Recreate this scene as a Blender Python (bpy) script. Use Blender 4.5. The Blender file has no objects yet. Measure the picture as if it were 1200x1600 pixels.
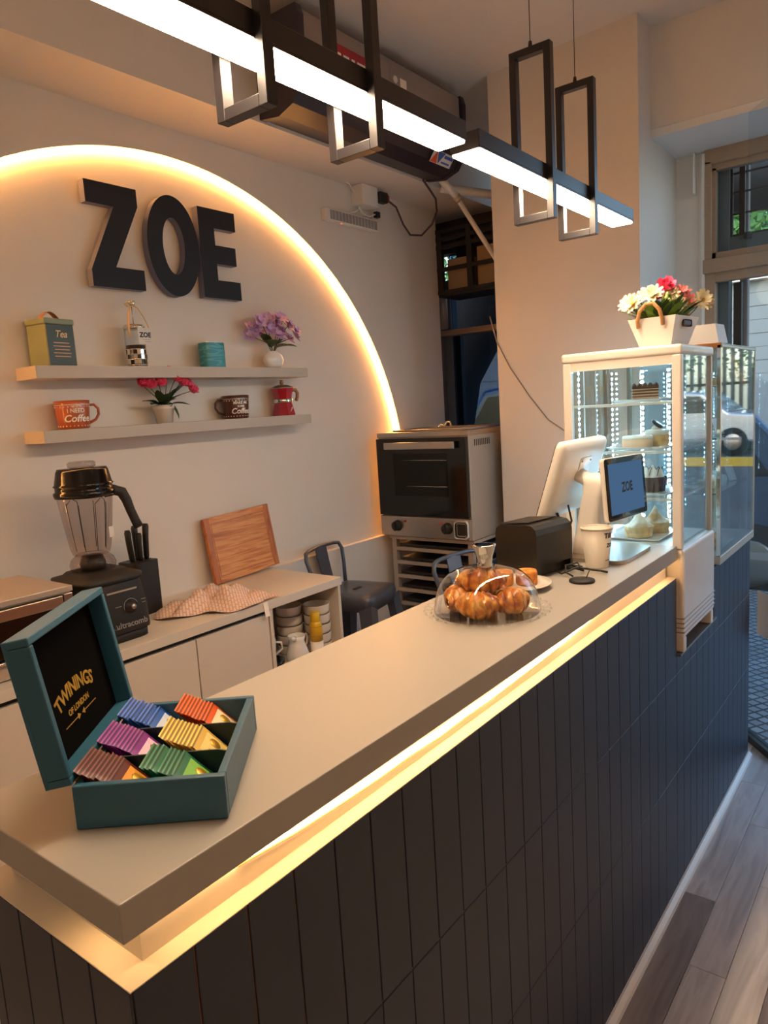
import bpy, bmesh, math, random
from mathutils import Vector, Matrix, Euler
random.seed(7)
PI = math.pi
scene = bpy.context.scene
C = scene.collection

# ---------------------------------------------------------------- camera
cam_d = bpy.data.cameras.new('camera'); cam = bpy.data.objects.new('camera', cam_d); C.objects.link(cam)
right = Vector((0.794015, 0.604807, -0.061226)); down = Vector((0.037852, -0.149712, -0.988005)); fwd = Vector((-0.606718, 0.782173, -0.141767))
mw = Matrix.Identity(4)
for i in range(3):
    mw[i][0] = right[i]; mw[i][1] = -down[i]; mw[i][2] = -fwd[i]
mw.translation = (0.5967, -0.3272, 1.5336)
cam.matrix_world = mw
cam_d.sensor_fit = 'VERTICAL'; cam_d.sensor_height = 32.0; cam_d.sensor_width = 24.0
cam_d.lens = 1134.451 / 1600 * 32.0
cam_d.clip_start = 0.02; cam_d.clip_end = 300
scene.camera = cam
# ---------------------------------------------------------------- world, exposure
w = bpy.data.worlds.new('sky'); scene.world = w; w.use_nodes = True
nt = w.node_tree; bg = nt.nodes['Background']
sky = nt.nodes.new('ShaderNodeTexSky'); sky.sky_type = 'NISHITA'; sky.sun_disc = False
sky.sun_elevation = math.radians(28); sky.sun_rotation = math.radians(200); sky.dust_density = 1.5; sky.altitude = 50
nt.links.new(sky.outputs[0], bg.inputs[0]); bg.inputs[1].default_value = 0.27
vs = scene.view_settings
vs.view_transform = 'Standard'; vs.look = 'None'; vs.gamma = 1.0; vs.use_curve_mapping = False
vs.exposure = 1.0
scene.cycles.transparent_max_bounces = 40
scene.cycles.max_bounces = 14
scene.cycles.diffuse_bounces = 6
PENDANT, ARCH_LED, BAR_LED, FRIDGE_LED, GLOBE_FILL = 35.0, 78.0, 18.0, 70.0, 3.8

# ---------------------------------------------------------------- materials
def lin(h):
    h = h.lstrip('#'); o = []
    for i in (0, 2, 4):
        c = int(h[i:i+2], 16) / 255
        o.append(c / 12.92 if c <= 0.04045 else ((c + 0.055) / 1.055) ** 2.4)
    return (*o, 1.0)
MATS = {}
def pm(name, col, rough=0.5, metal=0.0, var=0.06, scale=12.0, bump=0.0, bscale=None, coat=0.0, spec=0.5, stretch=None, alpha=1.0, sub=0.0):
    m = bpy.data.materials.new(name); m.use_nodes = True; MATS[name] = m
    n = m.node_tree.nodes; l = m.node_tree.links; b = n['Principled BSDF']
    c = lin(col)
    tc = n.new('ShaderNodeTexCoord'); mp = n.new('ShaderNodeMapping'); l.new(tc.outputs['Object'], mp.inputs['Vector'])
    if stretch: mp.inputs['Scale'].default_value = stretch
    nz = n.new('ShaderNodeTexNoise'); nz.inputs['Scale'].default_value = scale; nz.inputs['Detail'].default_value = 5
    l.new(mp.outputs[0], nz.inputs['Vector'])
    mx = n.new('ShaderNodeMix'); mx.data_type = 'RGBA'
    mx.inputs[6].default_value = (*[v * (1 - var) for v in c[:3]], 1); mx.inputs[7].default_value = (*[min(1, v * (1 + var)) for v in c[:3]], 1)
    l.new(nz.outputs['Fac'], mx.inputs[0]); l.new(mx.outputs[2], b.inputs['Base Color'])
    b.inputs['Roughness'].default_value = rough; b.inputs['Metallic'].default_value = metal
    b.inputs['Coat Weight'].default_value = coat; b.inputs['Specular IOR Level'].default_value = spec
    b.inputs['Alpha'].default_value = alpha
    if sub: b.inputs['Subsurface Weight'].default_value = sub; b.inputs['Subsurface Radius'].default_value = (0.01, 0.006, 0.003)
    if bump:
        bn = n.new('ShaderNodeTexNoise'); bn.inputs['Scale'].default_value = bscale or scale * 4; bn.inputs['Detail'].default_value = 4
        l.new(mp.outputs[0], bn.inputs['Vector'])
        bp = n.new('ShaderNodeBump'); bp.inputs['Strength'].default_value = bump; bp.inputs['Distance'].default_value = 0.004
        l.new(bn.outputs['Fac'], bp.inputs['Height']); l.new(bp.outputs[0], b.inputs['Normal'])
    return m
def ramp_mat(name, stops, scale=8, rough=0.5, stretch=(1, 1, 1), bump=0.0, detail=6, coat=0.0, dist=0.0):
    m = bpy.data.materials.new(name); m.use_nodes = True; MATS[name] = m
    n = m.node_tree.nodes; l = m.node_tree.links; b = n['Principled BSDF']
    tc = n.new('ShaderNodeTexCoord'); mp = n.new('ShaderNodeMapping'); mp.inputs['Scale'].default_value = stretch
    l.new(tc.outputs['Object'], mp.inputs['Vector'])
    oi = n.new('ShaderNodeObjectInfo'); ad = n.new('ShaderNodeVectorMath'); ad.operation = 'ADD'
    ml = n.new('ShaderNodeVectorMath'); ml.operation = 'SCALE'; ml.inputs[0].default_value = (7.3, 5.1, 3.7); l.new(oi.outputs['Random'], ml.inputs['Scale'])
    l.new(mp.outputs[0], ad.inputs[0]); l.new(ml.outputs[0], ad.inputs[1])
    nz = n.new('ShaderNodeTexNoise'); nz.inputs['Scale'].default_value = scale; nz.inputs['Detail'].default_value = detail; nz.inputs['Distortion'].default_value = dist
    l.new(ad.outputs[0], nz.inputs['Vector'])
    r = n.new('ShaderNodeValToRGB'); e = r.color_ramp.elements
    e[0].position, e[0].color = stops[0][0], lin(stops[0][1]); e[1].position, e[1].color = stops[-1][0], lin(stops[-1][1])
    for p, c in stops[1:-1]:
        x = e.new(p); x.color = lin(c)
    l.new(nz.outputs['Fac'], r.inputs[0]); l.new(r.outputs[0], b.inputs['Base Color'])
    b.inputs['Roughness'].default_value = rough; b.inputs['Coat Weight'].default_value = coat
    if bump:
        bp = n.new('ShaderNodeBump'); bp.inputs['Strength'].default_value = bump; bp.inputs['Distance'].default_value = 0.004
        l.new(nz.outputs['Fac'], bp.inputs['Height']); l.new(bp.outputs[0], b.inputs['Normal'])
    return m
def emis(name, col, strength):
    m = bpy.data.materials.new(name); m.use_nodes = True; MATS[name] = m
    n = m.node_tree.nodes; l = m.node_tree.links; n.remove(n['Principled BSDF'])
    e = n.new('ShaderNodeEmission'); e.inputs[0].default_value = (*col, 1); e.inputs[1].default_value = strength
    l.new(e.outputs[0], n['Material Output'].inputs[0]); return m
def glass(name, tint=(1, 1, 1), refl=1.0, ior=1.45, base=0.0):
    m = bpy.data.materials.new(name); m.use_nodes = True; MATS[name] = m
    n = m.node_tree.nodes; l = m.node_tree.links; n.remove(n['Principled BSDF'])
    t = n.new('ShaderNodeBsdfTransparent'); t.inputs[0].default_value = (*tint, 1)
    g = n.new('ShaderNodeBsdfGlossy'); g.inputs['Roughness'].default_value = 0.02
    f = n.new('ShaderNodeFresnel')
    ge = n.new('ShaderNodeNewGeometry'); mr = n.new('ShaderNodeMapRange'); mr.inputs[3].default_value = ior; mr.inputs[4].default_value = 1/ior   # same pane reflection from both sides
    l.new(ge.outputs['Backfacing'], mr.inputs[0]); l.new(mr.outputs[0], f.inputs[0])
    mu = n.new('ShaderNodeMath'); mu.operation = 'MULTIPLY_ADD'; mu.inputs[1].default_value = refl; mu.inputs[2].default_value = base; mu.use_clamp = True
    l.new(f.outputs[0], mu.inputs[0])
    x = n.new('ShaderNodeMixShader'); l.new(mu.outputs[0], x.inputs[0]); l.new(t.outputs[0], x.inputs[1]); l.new(g.outputs[0], x.inputs[2])
    l.new(x.outputs[0], n['Material Output'].inputs[0]); return m

pm('paint', '#dcd3c9', 0.75, var=0.03, scale=3, bump=0.08, bscale=90)
pm('paint_white', '#e4dfd9', 0.6, var=0.03, scale=3)
pm('shelf_paint', '#b9ac9d', 0.5, var=0.02)
pm('oven_lining', '#5d4d43', 0.7, var=0.1)
pm('cream', '#d9cfbf', 0.45, var=0.02)
pm('cabinet', '#cfc4b6', 0.45, var=0.02)
pm('top_laminate', '#a09a91', 0.40, var=0.02, scale=4)
pm('navy', '#232a3b', 0.42, var=0.04, scale=5)
pm('mdf', '#b47a4a', 0.8, var=0.15, scale=40)
pm('letter_navy', '#12111b', 0.65, var=0.03)
pm('letter_side', '#6e6f86', 0.5, var=0.03)
pm('black', '#171514', 0.45, var=0.08)
pm('black_gloss', '#0d0b0b', 0.12, var=0.05)
pm('printer_black', '#121010', 0.32, var=0.08)
pm('black_soft', '#1d1917', 0.6, var=0.08, bump=0.1, bscale=400)
pm('dark_metal', '#2c2624', 0.4, metal=0.2, var=0.05)
pm('lamp_black', '#2a2628', 0.35, metal=0.3, var=0.05)
pm('steel', '#b3aaa0', 0.32, metal=1.0, var=0.06, scale=30, stretch=(1, 8, 1))
pm('steel_dull', '#b8aa9c', 0.42, metal=0.45, var=0.06, scale=30)
pm('chrome', '#d8d5d0', 0.08, metal=1.0, var=0.02)
pm('white_plastic', '#e2ddd6', 0.35, var=0.02)
pm('white_gloss', '#e6e2dc', 0.15, var=0.02, coat=0.4)
pm('ceramic', '#ddd3c6', 0.2, var=0.02, coat=0.3)
pm('teal', '#2b5a70', 0.4, var=0.04, scale=20)
pm('teal_dark', '#19323c', 0.5, var=0.05)
pm('velvet', '#090706', 1.0, var=0.1, spec=0.05)
pm('gold', '#c79a36', 0.35, metal=0.6, var=0.05)
pm('stool_blue', '#525866', 0.28, metal=0.3, var=0.05)
pm('green_tin', '#7f8766', 0.4, var=0.04)
pm('green_tin_dark', '#3e4743', 0.45, var=0.04)
pm('copper', '#b4764a', 0.35, metal=0.7, var=0.05)
ramp_mat('aqua', [(0.40, '#2b7c8c'), (0.5, '#54a6b0'), (0.58, '#2f8796')], scale=3, rough=0.4, stretch=(2, 3, 9), detail=1, dist=1.2)
pm('mug_orange', '#b0562c', 0.3, var=0.06, coat=0.2)
pm('mug_brown', '#55271b', 0.3, var=0.06, coat=0.2)
pm('print_white', '#f0e4d4', 0.6, var=0.02)
pm('moka_red', '#a3142c', 0.2, var=0.05, coat=0.4)
pm('wood_knob', '#9a6a3e', 0.5, var=0.15, scale=40)
pm('ribbon', '#e0bd8c', 0.6, var=0.06)
pm('coffee', '#2d1a14', 0.7, var=0.2, scale=80)
pm('paper', '#d9d4cd', 0.7, var=0.02)
pm('leaf', '#37482a', 0.5, var=0.25, scale=30)
pm('leaf_light', '#6d8f2c', 0.5, var=0.25, scale=30)
pm('stem', '#4f5a2c', 0.6, var=0.15)
pm('rose_pink', '#f0638c', 0.5, var=0.18, scale=60)
pm('lilac', '#c6a2d2', 0.5, var=0.22, scale=60)
pm('petal_white', '#d9cfae', 0.5, var=0.08, scale=60)
pm('petal_pink', '#dd7f80', 0.5, var=0.12, scale=60)
pm('petal_yellow', '#e3a91f', 0.6, var=0.1, scale=60)
pm('petal_green', '#cdd98a', 0.5, var=0.1, scale=60)
pm('rope', '#b98552', 0.8, var=0.2, scale=120, bump=0.6, bscale=200)
ramp_mat('board_wood', [(0.3, '#a85a26'), (0.48, '#cf8442'), (0.56, '#dc9a58'), (0.72, '#bb6e34')], scale=5, rough=0.45, stretch=(3, 1, 14), bump=0.05, dist=0.6)
ramp_mat('board_wood_dark', [(0.3, '#8f4a20'), (0.5, '#bb6e34'), (0.7, '#9c5426')], scale=5, rough=0.45, stretch=(3, 14, 2), bump=0.05, dist=0.6)
ramp_mat('floor_wood', [(0.25, '#a09894'), (0.45, '#c3bab5'), (0.55, '#d1c9c4'), (0.75, '#ada5a0')], scale=2.2, rough=0.38, stretch=(9, 1, 1), bump=0.04, dist=0.8, detail=9)
ramp_mat('floor_wood_dark', [(0.25, '#6c615a'), (0.45, '#8f827a'), (0.6, '#9d9087'), (0.75, '#7b6f67')], scale=2.2, rough=0.38, stretch=(9, 1, 1), bump=0.04, dist=0.8, detail=9)
ramp_mat('croissant', [(0.30, '#5e2409'), (0.42, '#a9560f'), (0.54, '#cf8327'), (0.66, '#e2ab55'), (0.8, '#ecc888')], scale=30, rough=0.4, stretch=(1, 1, 1), bump=0.6, coat=0.25, detail=3, dist=0.8)
def croissant_streaks():
    m = MATS['croissant']; n = m.node_tree.nodes; l = m.node_tree.links; b = n['Principled BSDF']
    src = b.inputs['Base Color'].links[0].from_socket
    tc = n.new('ShaderNodeTexCoord'); wv = n.new('ShaderNodeTexWave'); wv.bands_direction = 'X'; wv.inputs['Scale'].default_value = 17; wv.inputs['Distortion'].default_value = 9; wv.inputs['Detail'].default_value = 3; wv.inputs['Detail Scale'].default_value = 2
    l.new(tc.outputs['Object'], wv.inputs['Vector'])
    r = n.new('ShaderNodeValToRGB'); r.color_ramp.elements[0].position = 0.15; r.color_ramp.elements[0].color = (0.28, 0.2, 0.16, 1); r.color_ramp.elements[1].position = 0.5; r.color_ramp.elements[1].color = (1, 1, 1, 1)
    l.new(wv.outputs['Fac'], r.inputs[0]); mx = n.new('ShaderNodeMix'); mx.data_type = 'RGBA'; mx.blend_type = 'MULTIPLY'; mx.inputs[0].default_value = 0.38
    l.new(src, mx.inputs[6]); l.new(r.outputs[0], mx.inputs[7]); l.new(mx.outputs[2], b.inputs['Base Color'])
croissant_streaks()
ramp_mat('cake_orange', [(0.3, '#9d4f13'), (0.5, '#c97c24'), (0.7, '#dfa04a')], scale=60, rough=0.7, bump=0.6)
ramp_mat('choc_layers', [(0.40, '#3a1c10'), (0.47, '#8a5c3c'), (0.53, '#4a2716'), (0.62, '#95694a')], scale=4, rough=0.7, stretch=(1, 1, 30), detail=2, bump=0.3)
ramp_mat('chocolate', [(0.3, '#2c150d'), (0.6, '#53301f'), (0.8, '#6d4630')], scale=50, rough=0.6, bump=0.6)
ramp_mat('crust', [(0.3, '#b88a52'), (0.55, '#d9b47e'), (0.8, '#e6cb9c')], scale=40, rough=0.75, bump=0.4)
ramp_mat('meringue', [(0.35, '#c79a62'), (0.5, '#efe6d4'), (0.7, '#f4efe4')], scale=14, rough=0.6, bump=0.2)
ramp_mat('custard', [(0.3, '#cda380'), (0.6, '#e2c3a2'), (0.8, '#ead2b6')], scale=14, rough=0.6)
pm('cream_white', '#efe8dc', 0.5, var=0.04, bump=0.3, bscale=150)
def towel_mat():
    m = pm('towel', '#dcc9b8', 0.95, var=0.05, scale=30, bump=0.4, bscale=300)
    n = m.node_tree.nodes; l = m.node_tree.links; b = n['Principled BSDF']
    tc = n.new('ShaderNodeTexCoord'); br = n.new('ShaderNodeTexBrick'); br.inputs['Scale'].default_value = 22
    br.inputs['Color1'].default_value = lin('#dfcdbd'); br.inputs['Color2'].default_value = lin('#dac7b6'); br.inputs['Mortar'].default_value = lin('#cf9d88'); br.inputs['Mortar Size'].default_value = 0.045
    mp = n.new('ShaderNodeMapping'); mp.inputs['Rotation'].default_value = (0, 0, 0.6); l.new(tc.outputs['Object'], mp.inputs[0]); l.new(mp.outputs[0], br.inputs['Vector'])
    l.new(br.outputs['Color'], b.inputs['Base Color'])
towel_mat()
pm('spray_yellow', '#d6a81a', 0.3, var=0.06, coat=0.3)
pm('red_label', '#a5232d', 0.5, var=0.05)
pm('blue_label', '#3a62b0', 0.5, var=0.05)
pm('orange_label', '#d8592f', 0.5, var=0.05)
pm('curtain_dark', '#2e2730', 0.35, var=0.06)
pm('curtain_grey', '#8d8078', 0.5, var=0.05)
pm('cable_black', '#15120f', 0.5, var=0.1)
pm('cable_brown', '#4a3230', 0.5, var=0.1)
pm('cable_grey', '#8b7f76', 0.6, var=0.1)
pm('crate_black', '#191312', 0.6, var=0.15)
pm('carton', '#a98a66', 0.8, var=0.12)
pm('frame_wood', '#a58a72', 0.55, var=0.12, scale=30, stretch=(1, 1, 6))
pm('frame_dark', '#3b2a24', 0.6, var=0.2)
pm('frame_grey', '#6a6f74', 0.6, var=0.08)
pm('threshold', '#3a3c3e', 0.35, metal=0.6, var=0.1)
pm('fridge_white', '#e0d8cf', 0.3, var=0.02, coat=0.3)
pm('groove_grey', '#8f8b88', 0.5, var=0.05)
pm('pedal_grey', '#7c7a78', 0.4, metal=0.6)
pm('asphalt', '#5b5e61', 0.85, var=0.12, scale=8, bump=0.3)
pm('kerb_yellow', '#d5b13a', 0.7, var=0.1)
pm('car_silver', '#b7c0cc', 0.2, metal=0.5, var=0.03, coat=0.6)
pm('car_blue', '#3b5069', 0.15, metal=0.4, var=0.03, coat=0.8)
pm('tyre', '#121212', 0.8, var=0.1)
pm('siding', '#7d858c', 0.6, var=0.06)
pm('fence_dark', '#2f3a34', 0.6, var=0.1)
pm('bark', '#4a443f', 0.9, var=0.35, scale=14, bump=0.9, bscale=20, stretch=(1, 1, 0.4))
pm('foliage', '#5d8f4a', 0.6, var=0.4, scale=8)
pm('brick_pale', '#9d8b86', 0.8, var=0.1)
emis('pendant_light', (1.0, 0.74, 0.49), PENDANT)
emis('arch_light', (1.0, 0.43, 0.11), ARCH_LED)
emis('bar_light', (1.0, 0.57, 0.23), BAR_LED)
emis('fridge_light', (0.50, 0.80, 1.0), FRIDGE_LED)
emis('globe_fill_light', (1.0, 0.76, 0.54), GLOBE_FILL)
emis('blue_dot', (0.15, 0.25, 1.0), 6.0)
emis('red_dot', (1.0, 0.1, 0.06), 1.5)
emis('screen', (0.030, 0.062, 0.115), 1.0)
glass('glass_clear', (0.98, 0.99, 0.985), 1.0)
glass('glass_case', (0.89, 0.96, 0.975), 1.6, base=0.03)
glass('glass_smoke', (0.78, 0.74, 0.74), 1.1)
glass('glass_window', (0.90, 0.95, 0.96), 0.4)
glass('glass_door', (0.93, 0.96, 0.97), 0.35)
glass('glass_dome', (0.98, 0.98, 0.98), 1.7, base=0.015)
glass('glass_dish', (0.995, 0.995, 0.995), 0.06)
glass('glass_tinted', (0.30, 0.36, 0.44), 1.0)
glass('glass_car', (0.10, 0.12, 0.14), 1.5)
glass('glass_oven', (0.30, 0.26, 0.24), 1.0)
SACH = {}
for nm, a in dict(blue='#2f63b8', orange='#d9591d', purple='#7c2a86', yellow='#d8b050', green='#1d6a48', maroon='#5b2320').items():
    m = SACH[nm] = pm('foil_' + nm, a, 0.30, metal=0.2, var=0.12, scale=50, coat=0.2)
    n_ = m.node_tree.nodes; l_ = m.node_tree.links; b_ = n_['Principled BSDF']; c_ = lin(a)
    tc_ = n_.new('ShaderNodeTexCoord'); sp_ = n_.new('ShaderNodeSeparateXYZ'); l_.new(tc_.outputs['Object'], sp_.inputs[0])
    rm_ = n_.new('ShaderNodeValToRGB'); rm_.color_ramp.interpolation = 'CONSTANT'; e_ = rm_.color_ramp.elements
    mr_ = n_.new('ShaderNodeMapRange'); mr_.inputs[1].default_value = 0.0; mr_.inputs[2].default_value = 0.058; l_.new(sp_.outputs['Z'], mr_.inputs[0]); l_.new(mr_.outputs[0], rm_.inputs[0])
    e_[0].position = 0.0; e_[0].color = c_; e_[1].position = 0.925; e_[1].color = (*[v_*0.38 for v_ in c_[:3]], 1)  # dark and light crimp bands painted in place of shading between stacked sachets
    x_ = e_.new(0.965); x_.color = (*[min(1, v_*1.5 + 0.06) for v_ in c_[:3]], 1)
    l_.new(rm_.outputs[0], b_.inputs['Base Color'])
for nm, a in dict(blue='#c9d7ea', orange='#efd9b0', purple='#e6c2d8', yellow='#e9cf7c', green='#7fbb4a', maroon='#e09a34').items():
    pm('print_' + nm, a, 0.4, var=0.25, scale=90)

# ---------------------------------------------------------------- geometry helpers
class G:
    def __init__(s): s.v = []; s.f = []; s.sm = []
    def add(s, v, f, smooth=False, M=None):
        o = len(s.v)
        s.v += [tuple(M @ Vector(p)) if M is not None else tuple(p) for p in v]
        s.f += [tuple(i + o for i in q) for q in f]; s.sm += [smooth] * len(f); return s
    def box(s, x0, x1, y0, y1, z0, z1, bev=0.0, M=None, seg=2):
        x0, x1 = min(x0, x1), max(x0, x1); y0, y1 = min(y0, y1), max(y0, y1); z0, z1 = min(z0, z1), max(z0, z1)
        if bev <= 0:
            v = [(x0,y0,z0),(x1,y0,z0),(x1,y1,z0),(x0,y1,z0),(x0,y0,z1),(x1,y0,z1),(x1,y1,z1),(x0,y1,z1)]
            return s.add(v, [(3,2,1,0),(4,5,6,7),(0,1,5,4),(1,2,6,5),(2,3,7,6),(3,0,4,7)], False, M)
        bm = bmesh.new(); bmesh.ops.create_cube(bm, size=1)
        for p in bm.verts: p.co = Vector(((x0+x1)/2 + p.co.x*(x1-x0), (y0+y1)/2 + p.co.y*(y1-y0), (z0+z1)/2 + p.co.z*(z1-z0)))
        bmesh.ops.bevel(bm, geom=list(bm.edges), offset=bev, segments=seg, affect='EDGES', profile=0.5)
        return s.bm(bm, False, M)
    def bm(s, bm, smooth=False, M=None):
        bm.verts.index_update(); v = [p.co.copy() for p in bm.verts]; f = [tuple(p.index for p in q.verts) for q in bm.faces]; bm.free()
        return s.add(v, f, smooth, M)
    def lathe(s, prof, n=32, c=(0, 0, 0), M=None, smooth=True, a0=0.0, scl=(1, 1), flat_caps=True):
        v = []; f = []
        for r, z in prof:
            for k in range(n):
                a = a0 + 2*PI*k/n; v.append((c[0] + r*math.cos(a)*scl[0], c[1] + r*math.sin(a)*scl[1], c[2] + z))
        m = len(prof)
        for i in range(m-1):
            for k in range(n):
                k2 = (k+1) % n; f.append((i*n+k, i*n+k2, (i+1)*n+k2, (i+1)*n+k))
        if flat_caps:
            if prof[0][0] > 1e-5: f.append(tuple(range(n-1, -1, -1)))
            if prof[-1][0] > 1e-5: f.append(tuple((m-1)*n + k for k in range(n)))
        return s.add(v, f, smooth, M)
    def cyl(s, p0, p1, r0, r1=None, n=16, smooth=True):
        p0 = Vector(p0); p1 = Vector(p1); d = p1 - p0; L = d.length
        M = Matrix.Translation(p0) @ d.to_track_quat('Z', 'Y').to_matrix().to_4x4()
        return s.lathe([(r0, 0), (r1 if r1 is not None else r0, L)], n, M=M, smooth=smooth)
    def tube(s, path, r, n=8, closed=False, rs=None, flat=None):
        P = [Vector(p) for p in path]; m = len(P); v = []; f = []; up = None
        for i in range(m):
            a = P[(i-1) % m] if (closed or i > 0) else P[i]; b = P[(i+1) % m] if (closed or i < m-1) else P[i]
            t = (b - a).normalized()
            if up is None:
                up = Vector((0, 0, 1)) if abs(t.z) < 0.9 else Vector((1, 0, 0))
            x = up.cross(t)
            if x.length < 1e-4: x = Vector((1, 0, 0)).cross(t)
            x.normalize(); y = t.cross(x).normalized(); up = y
            rr = rs[i] if rs else r
            for k in range(n):
                an = 2*PI*k/n
                v.append(P[i] + x*math.cos(an)*rr*(flat[0] if flat else 1) + y*math.sin(an)*rr*(flat[1] if flat else 1))
        for i in range(m if closed else m-1):
            j = (i+1) % m
            for k in range(n):
                k2 = (k+1) % n; f.append((i*n+k, i*n+k2, j*n+k2, j*n+k))
        if not closed:
            f.append(tuple(range(n-1, -1, -1))); f.append(tuple((m-1)*n+k for k in range(n)))
        return s.add(v, f, True)
    def prism(s, poly, h0, h1, axis='z', M=None):
        n = len(poly)
        def P(a, b, h): return {'z': (a, b, h), 'x': (h, a, b), 'y': (a, h, b)}[axis]
        v = [P(a, b, h0) for a, b in poly] + [P(a, b, h1) for a, b in poly]
        f = [tuple(range(n-1, -1, -1)), tuple(range(n, 2*n))] + [(i, (i+1) % n, (i+1) % n + n, i+n) for i in range(n)]
        return s.add(v, f, False, M)
    def grid(s, fn, nu, nv, smooth=True, cu=False, cv=False):
        v = [fn(i/(nu if cu else nu-1), j/(nv if cv else nv-1)) for i in range(nu) for j in range(nv)]; f = []
        for i in range(nu if cu else nu-1):
            for j in range(nv if cv else nv-1):
                i2 = (i+1) % nu; j2 = (j+1) % nv
                f.append((i*nv+j, i2*nv+j, i2*nv+j2, i*nv+j2))
        return s.add(v, f, smooth)
    def mesh(s, name):
        me = bpy.data.meshes.new(name); me.from_pydata(s.v, [], s.f)
        me.polygons.foreach_set('use_smooth', s.sm)
        bm = bmesh.new(); bm.from_mesh(me); bmesh.ops.recalc_face_normals(bm, faces=bm.faces); bm.to_mesh(me); bm.free()
        me.update(); return me
    def to(s, name, mat, parent=None, label=None, loc=None, rot=None):
        me = s.mesh(name); me.materials.append(MATS[mat] if isinstance(mat, str) else mat)
        return put(name, me, parent, label, loc, rot)
def put(name, me, parent=None, label=None, loc=None, rot=None):
    o = bpy.data.objects.new(name, me); C.objects.link(o)
    if parent: o.parent = parent
    if loc is not None: o.location = loc
    if rot is not None: o.rotation_euler = rot
    if label: o['label'] = label
    return o
def tag(o, label, cat, group=None, kind=None):
    o['label'] = label; o['category'] = cat
    if group: o['group'] = group
    if kind: o['kind'] = kind
    return o
def thing(name, label, cat, loc=(0, 0, 0), rz=0.0, group=None):
    o = bpy.data.objects.new(name, None); C.objects.link(o); o.empty_display_size = 0.05
    o.location = loc; o.rotation_euler = (0, 0, rz); return tag(o, label, cat, group)
def struct(o, label=None):
    o['kind'] = 'structure'
    if label: o['label'] = label
    return o
def copy_tree(o, parent=None):
    c = o.copy(); C.objects.link(c)
    if parent: c.parent = parent
    for ch in [k for k in o.children]: copy_tree(ch, c)
    return c
def text_geo(body, size, ext=0.0008, bold=0.0, align='CENTER', shear=0.0, spacing=1.0):
    cu = bpy.data.curves.new('lettering', 'FONT'); cu.body = body; cu.size = size; cu.extrude = ext; cu.offset = bold
    cu.align_x = align; cu.align_y = 'CENTER'; cu.shear = shear; cu.space_character = spacing; cu.resolution_u = 3
    o = bpy.data.objects.new('lettering', cu); C.objects.link(o)
    dg = bpy.context.evaluated_depsgraph_get(); me = bpy.data.meshes.new_from_object(o.evaluated_get(dg))
    v = [p.co.copy() for p in me.vertices]; f = [tuple(p.vertices) for p in me.polygons]
    bpy.data.objects.remove(o); bpy.data.curves.remove(cu); bpy.data.meshes.remove(me)
    return v, f
def lettering(body, size, M, mat, parent, name='lettering', warp=None, **k):
    v, f = text_geo(body, size, **k)
    if warp: v = [Vector(warp(p)) for p in v]
    return G().add(v, f, False, M).to(name, mat, parent)
def frame_M(o, xa, ya):   # matrix mapping text x,y,z to given axes
    xa = Vector(xa).normalized(); ya = Vector(ya).normalized(); za = xa.cross(ya)
    M = Matrix.Identity(4)
    for i in range(3): M[i][0] = xa[i]; M[i][1] = ya[i]; M[i][2] = za[i]
    M.translation = Vector(o); return M
def rz(a): return Matrix.Rotation(a, 4, 'Z')
def T(x, y, z): return Matrix.Translation((x, y, z))

# ================================================================ SETTING
ZC = 3.05
XO, XR = -1.80, -1.83         # outer back wall plane, recessed arch panel plane
DA = Vector((-0.06, 3.03, 0)); DD = Vector((0.63, -0.777, 0)).normalized(); DL = 2.2   # oblique shop front
# floor: base slab with separate planks on it
fl_poly = [(-2.1, -2.6), (1.33, -2.6), (DA+DD*DL)[:2], DA[:2], (-0.46, 3.03), (-0.46, 3.75), (-2.1, 3.75)]
floor = struct(G().prism(fl_poly, -0.12, -0.006).to('floor', 'floor_wood'), 'grey laminate plank floor')
PW, PL = 0.094, 0.78
pk = {}
def plank_mesh(L, key):
    if key not in pk:
        pk[key] = G().box(-PW/2+0.0006, PW/2-0.0006, -L/2+0.0006, L/2-0.0006, -0.006, 0.0, bev=0.0008, seg=1).mesh('plank')
    return pk[key]
for c in range(14):
    x = 0.012 + PW*(c+0.5)
    off = [1.816, 1.52, 1.18, 2.05, 1.66, 1.34, 1.95, 1.45, 1.77, 1.25, 2.0, 1.6, 1.4, 1.85][c]
    ys = [off + k*PL for k in range(-6, 4)]
    for k in range(len(ys)-1):
        y0, y1 = ys[k], ys[k+1]
        # stay inside the oblique shop front
        ymax = DA.y + (x + PW/2 - DA.x) / DD.x * DD.y - 0.012
        if y1 > ymax: y1 = ymax
        if y1 - y0 < 0.04 or y0 < -2.6: continue
        L = round(y1-y0, 3)
        me = plank_mesh(L, L)
        if not me.materials: me.materials.append(MATS['floor_wood'])
        p = put('plank', me, floor, None, (x, (y0+y1)/2, 0))
        if (c == 0 and k in (4, 5)) or (c*7 + k*3) % 6 == 0 and c > 1:
            p.material_slots[0].link = 'OBJECT'; p.material_slots[0].material = MATS['floor_wood_dark']
G().box(-2.1, 0.0, -2.6, 2.93, -0.006, 0.0).to('work_floor', 'floor_wood', floor)
ceiling = struct(G().box(-2.3, 2.2, -2.7, 4.2, ZC, ZC+0.15).to('ceiling', 'paint'), 'warm beige plaster ceiling')
struct(G().box(-2.3, -1.52, -2.6, 3.9, 2.64, ZC).to('trim_1', 'paint'), 'dropped ceiling soffit along the sign wall')

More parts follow.
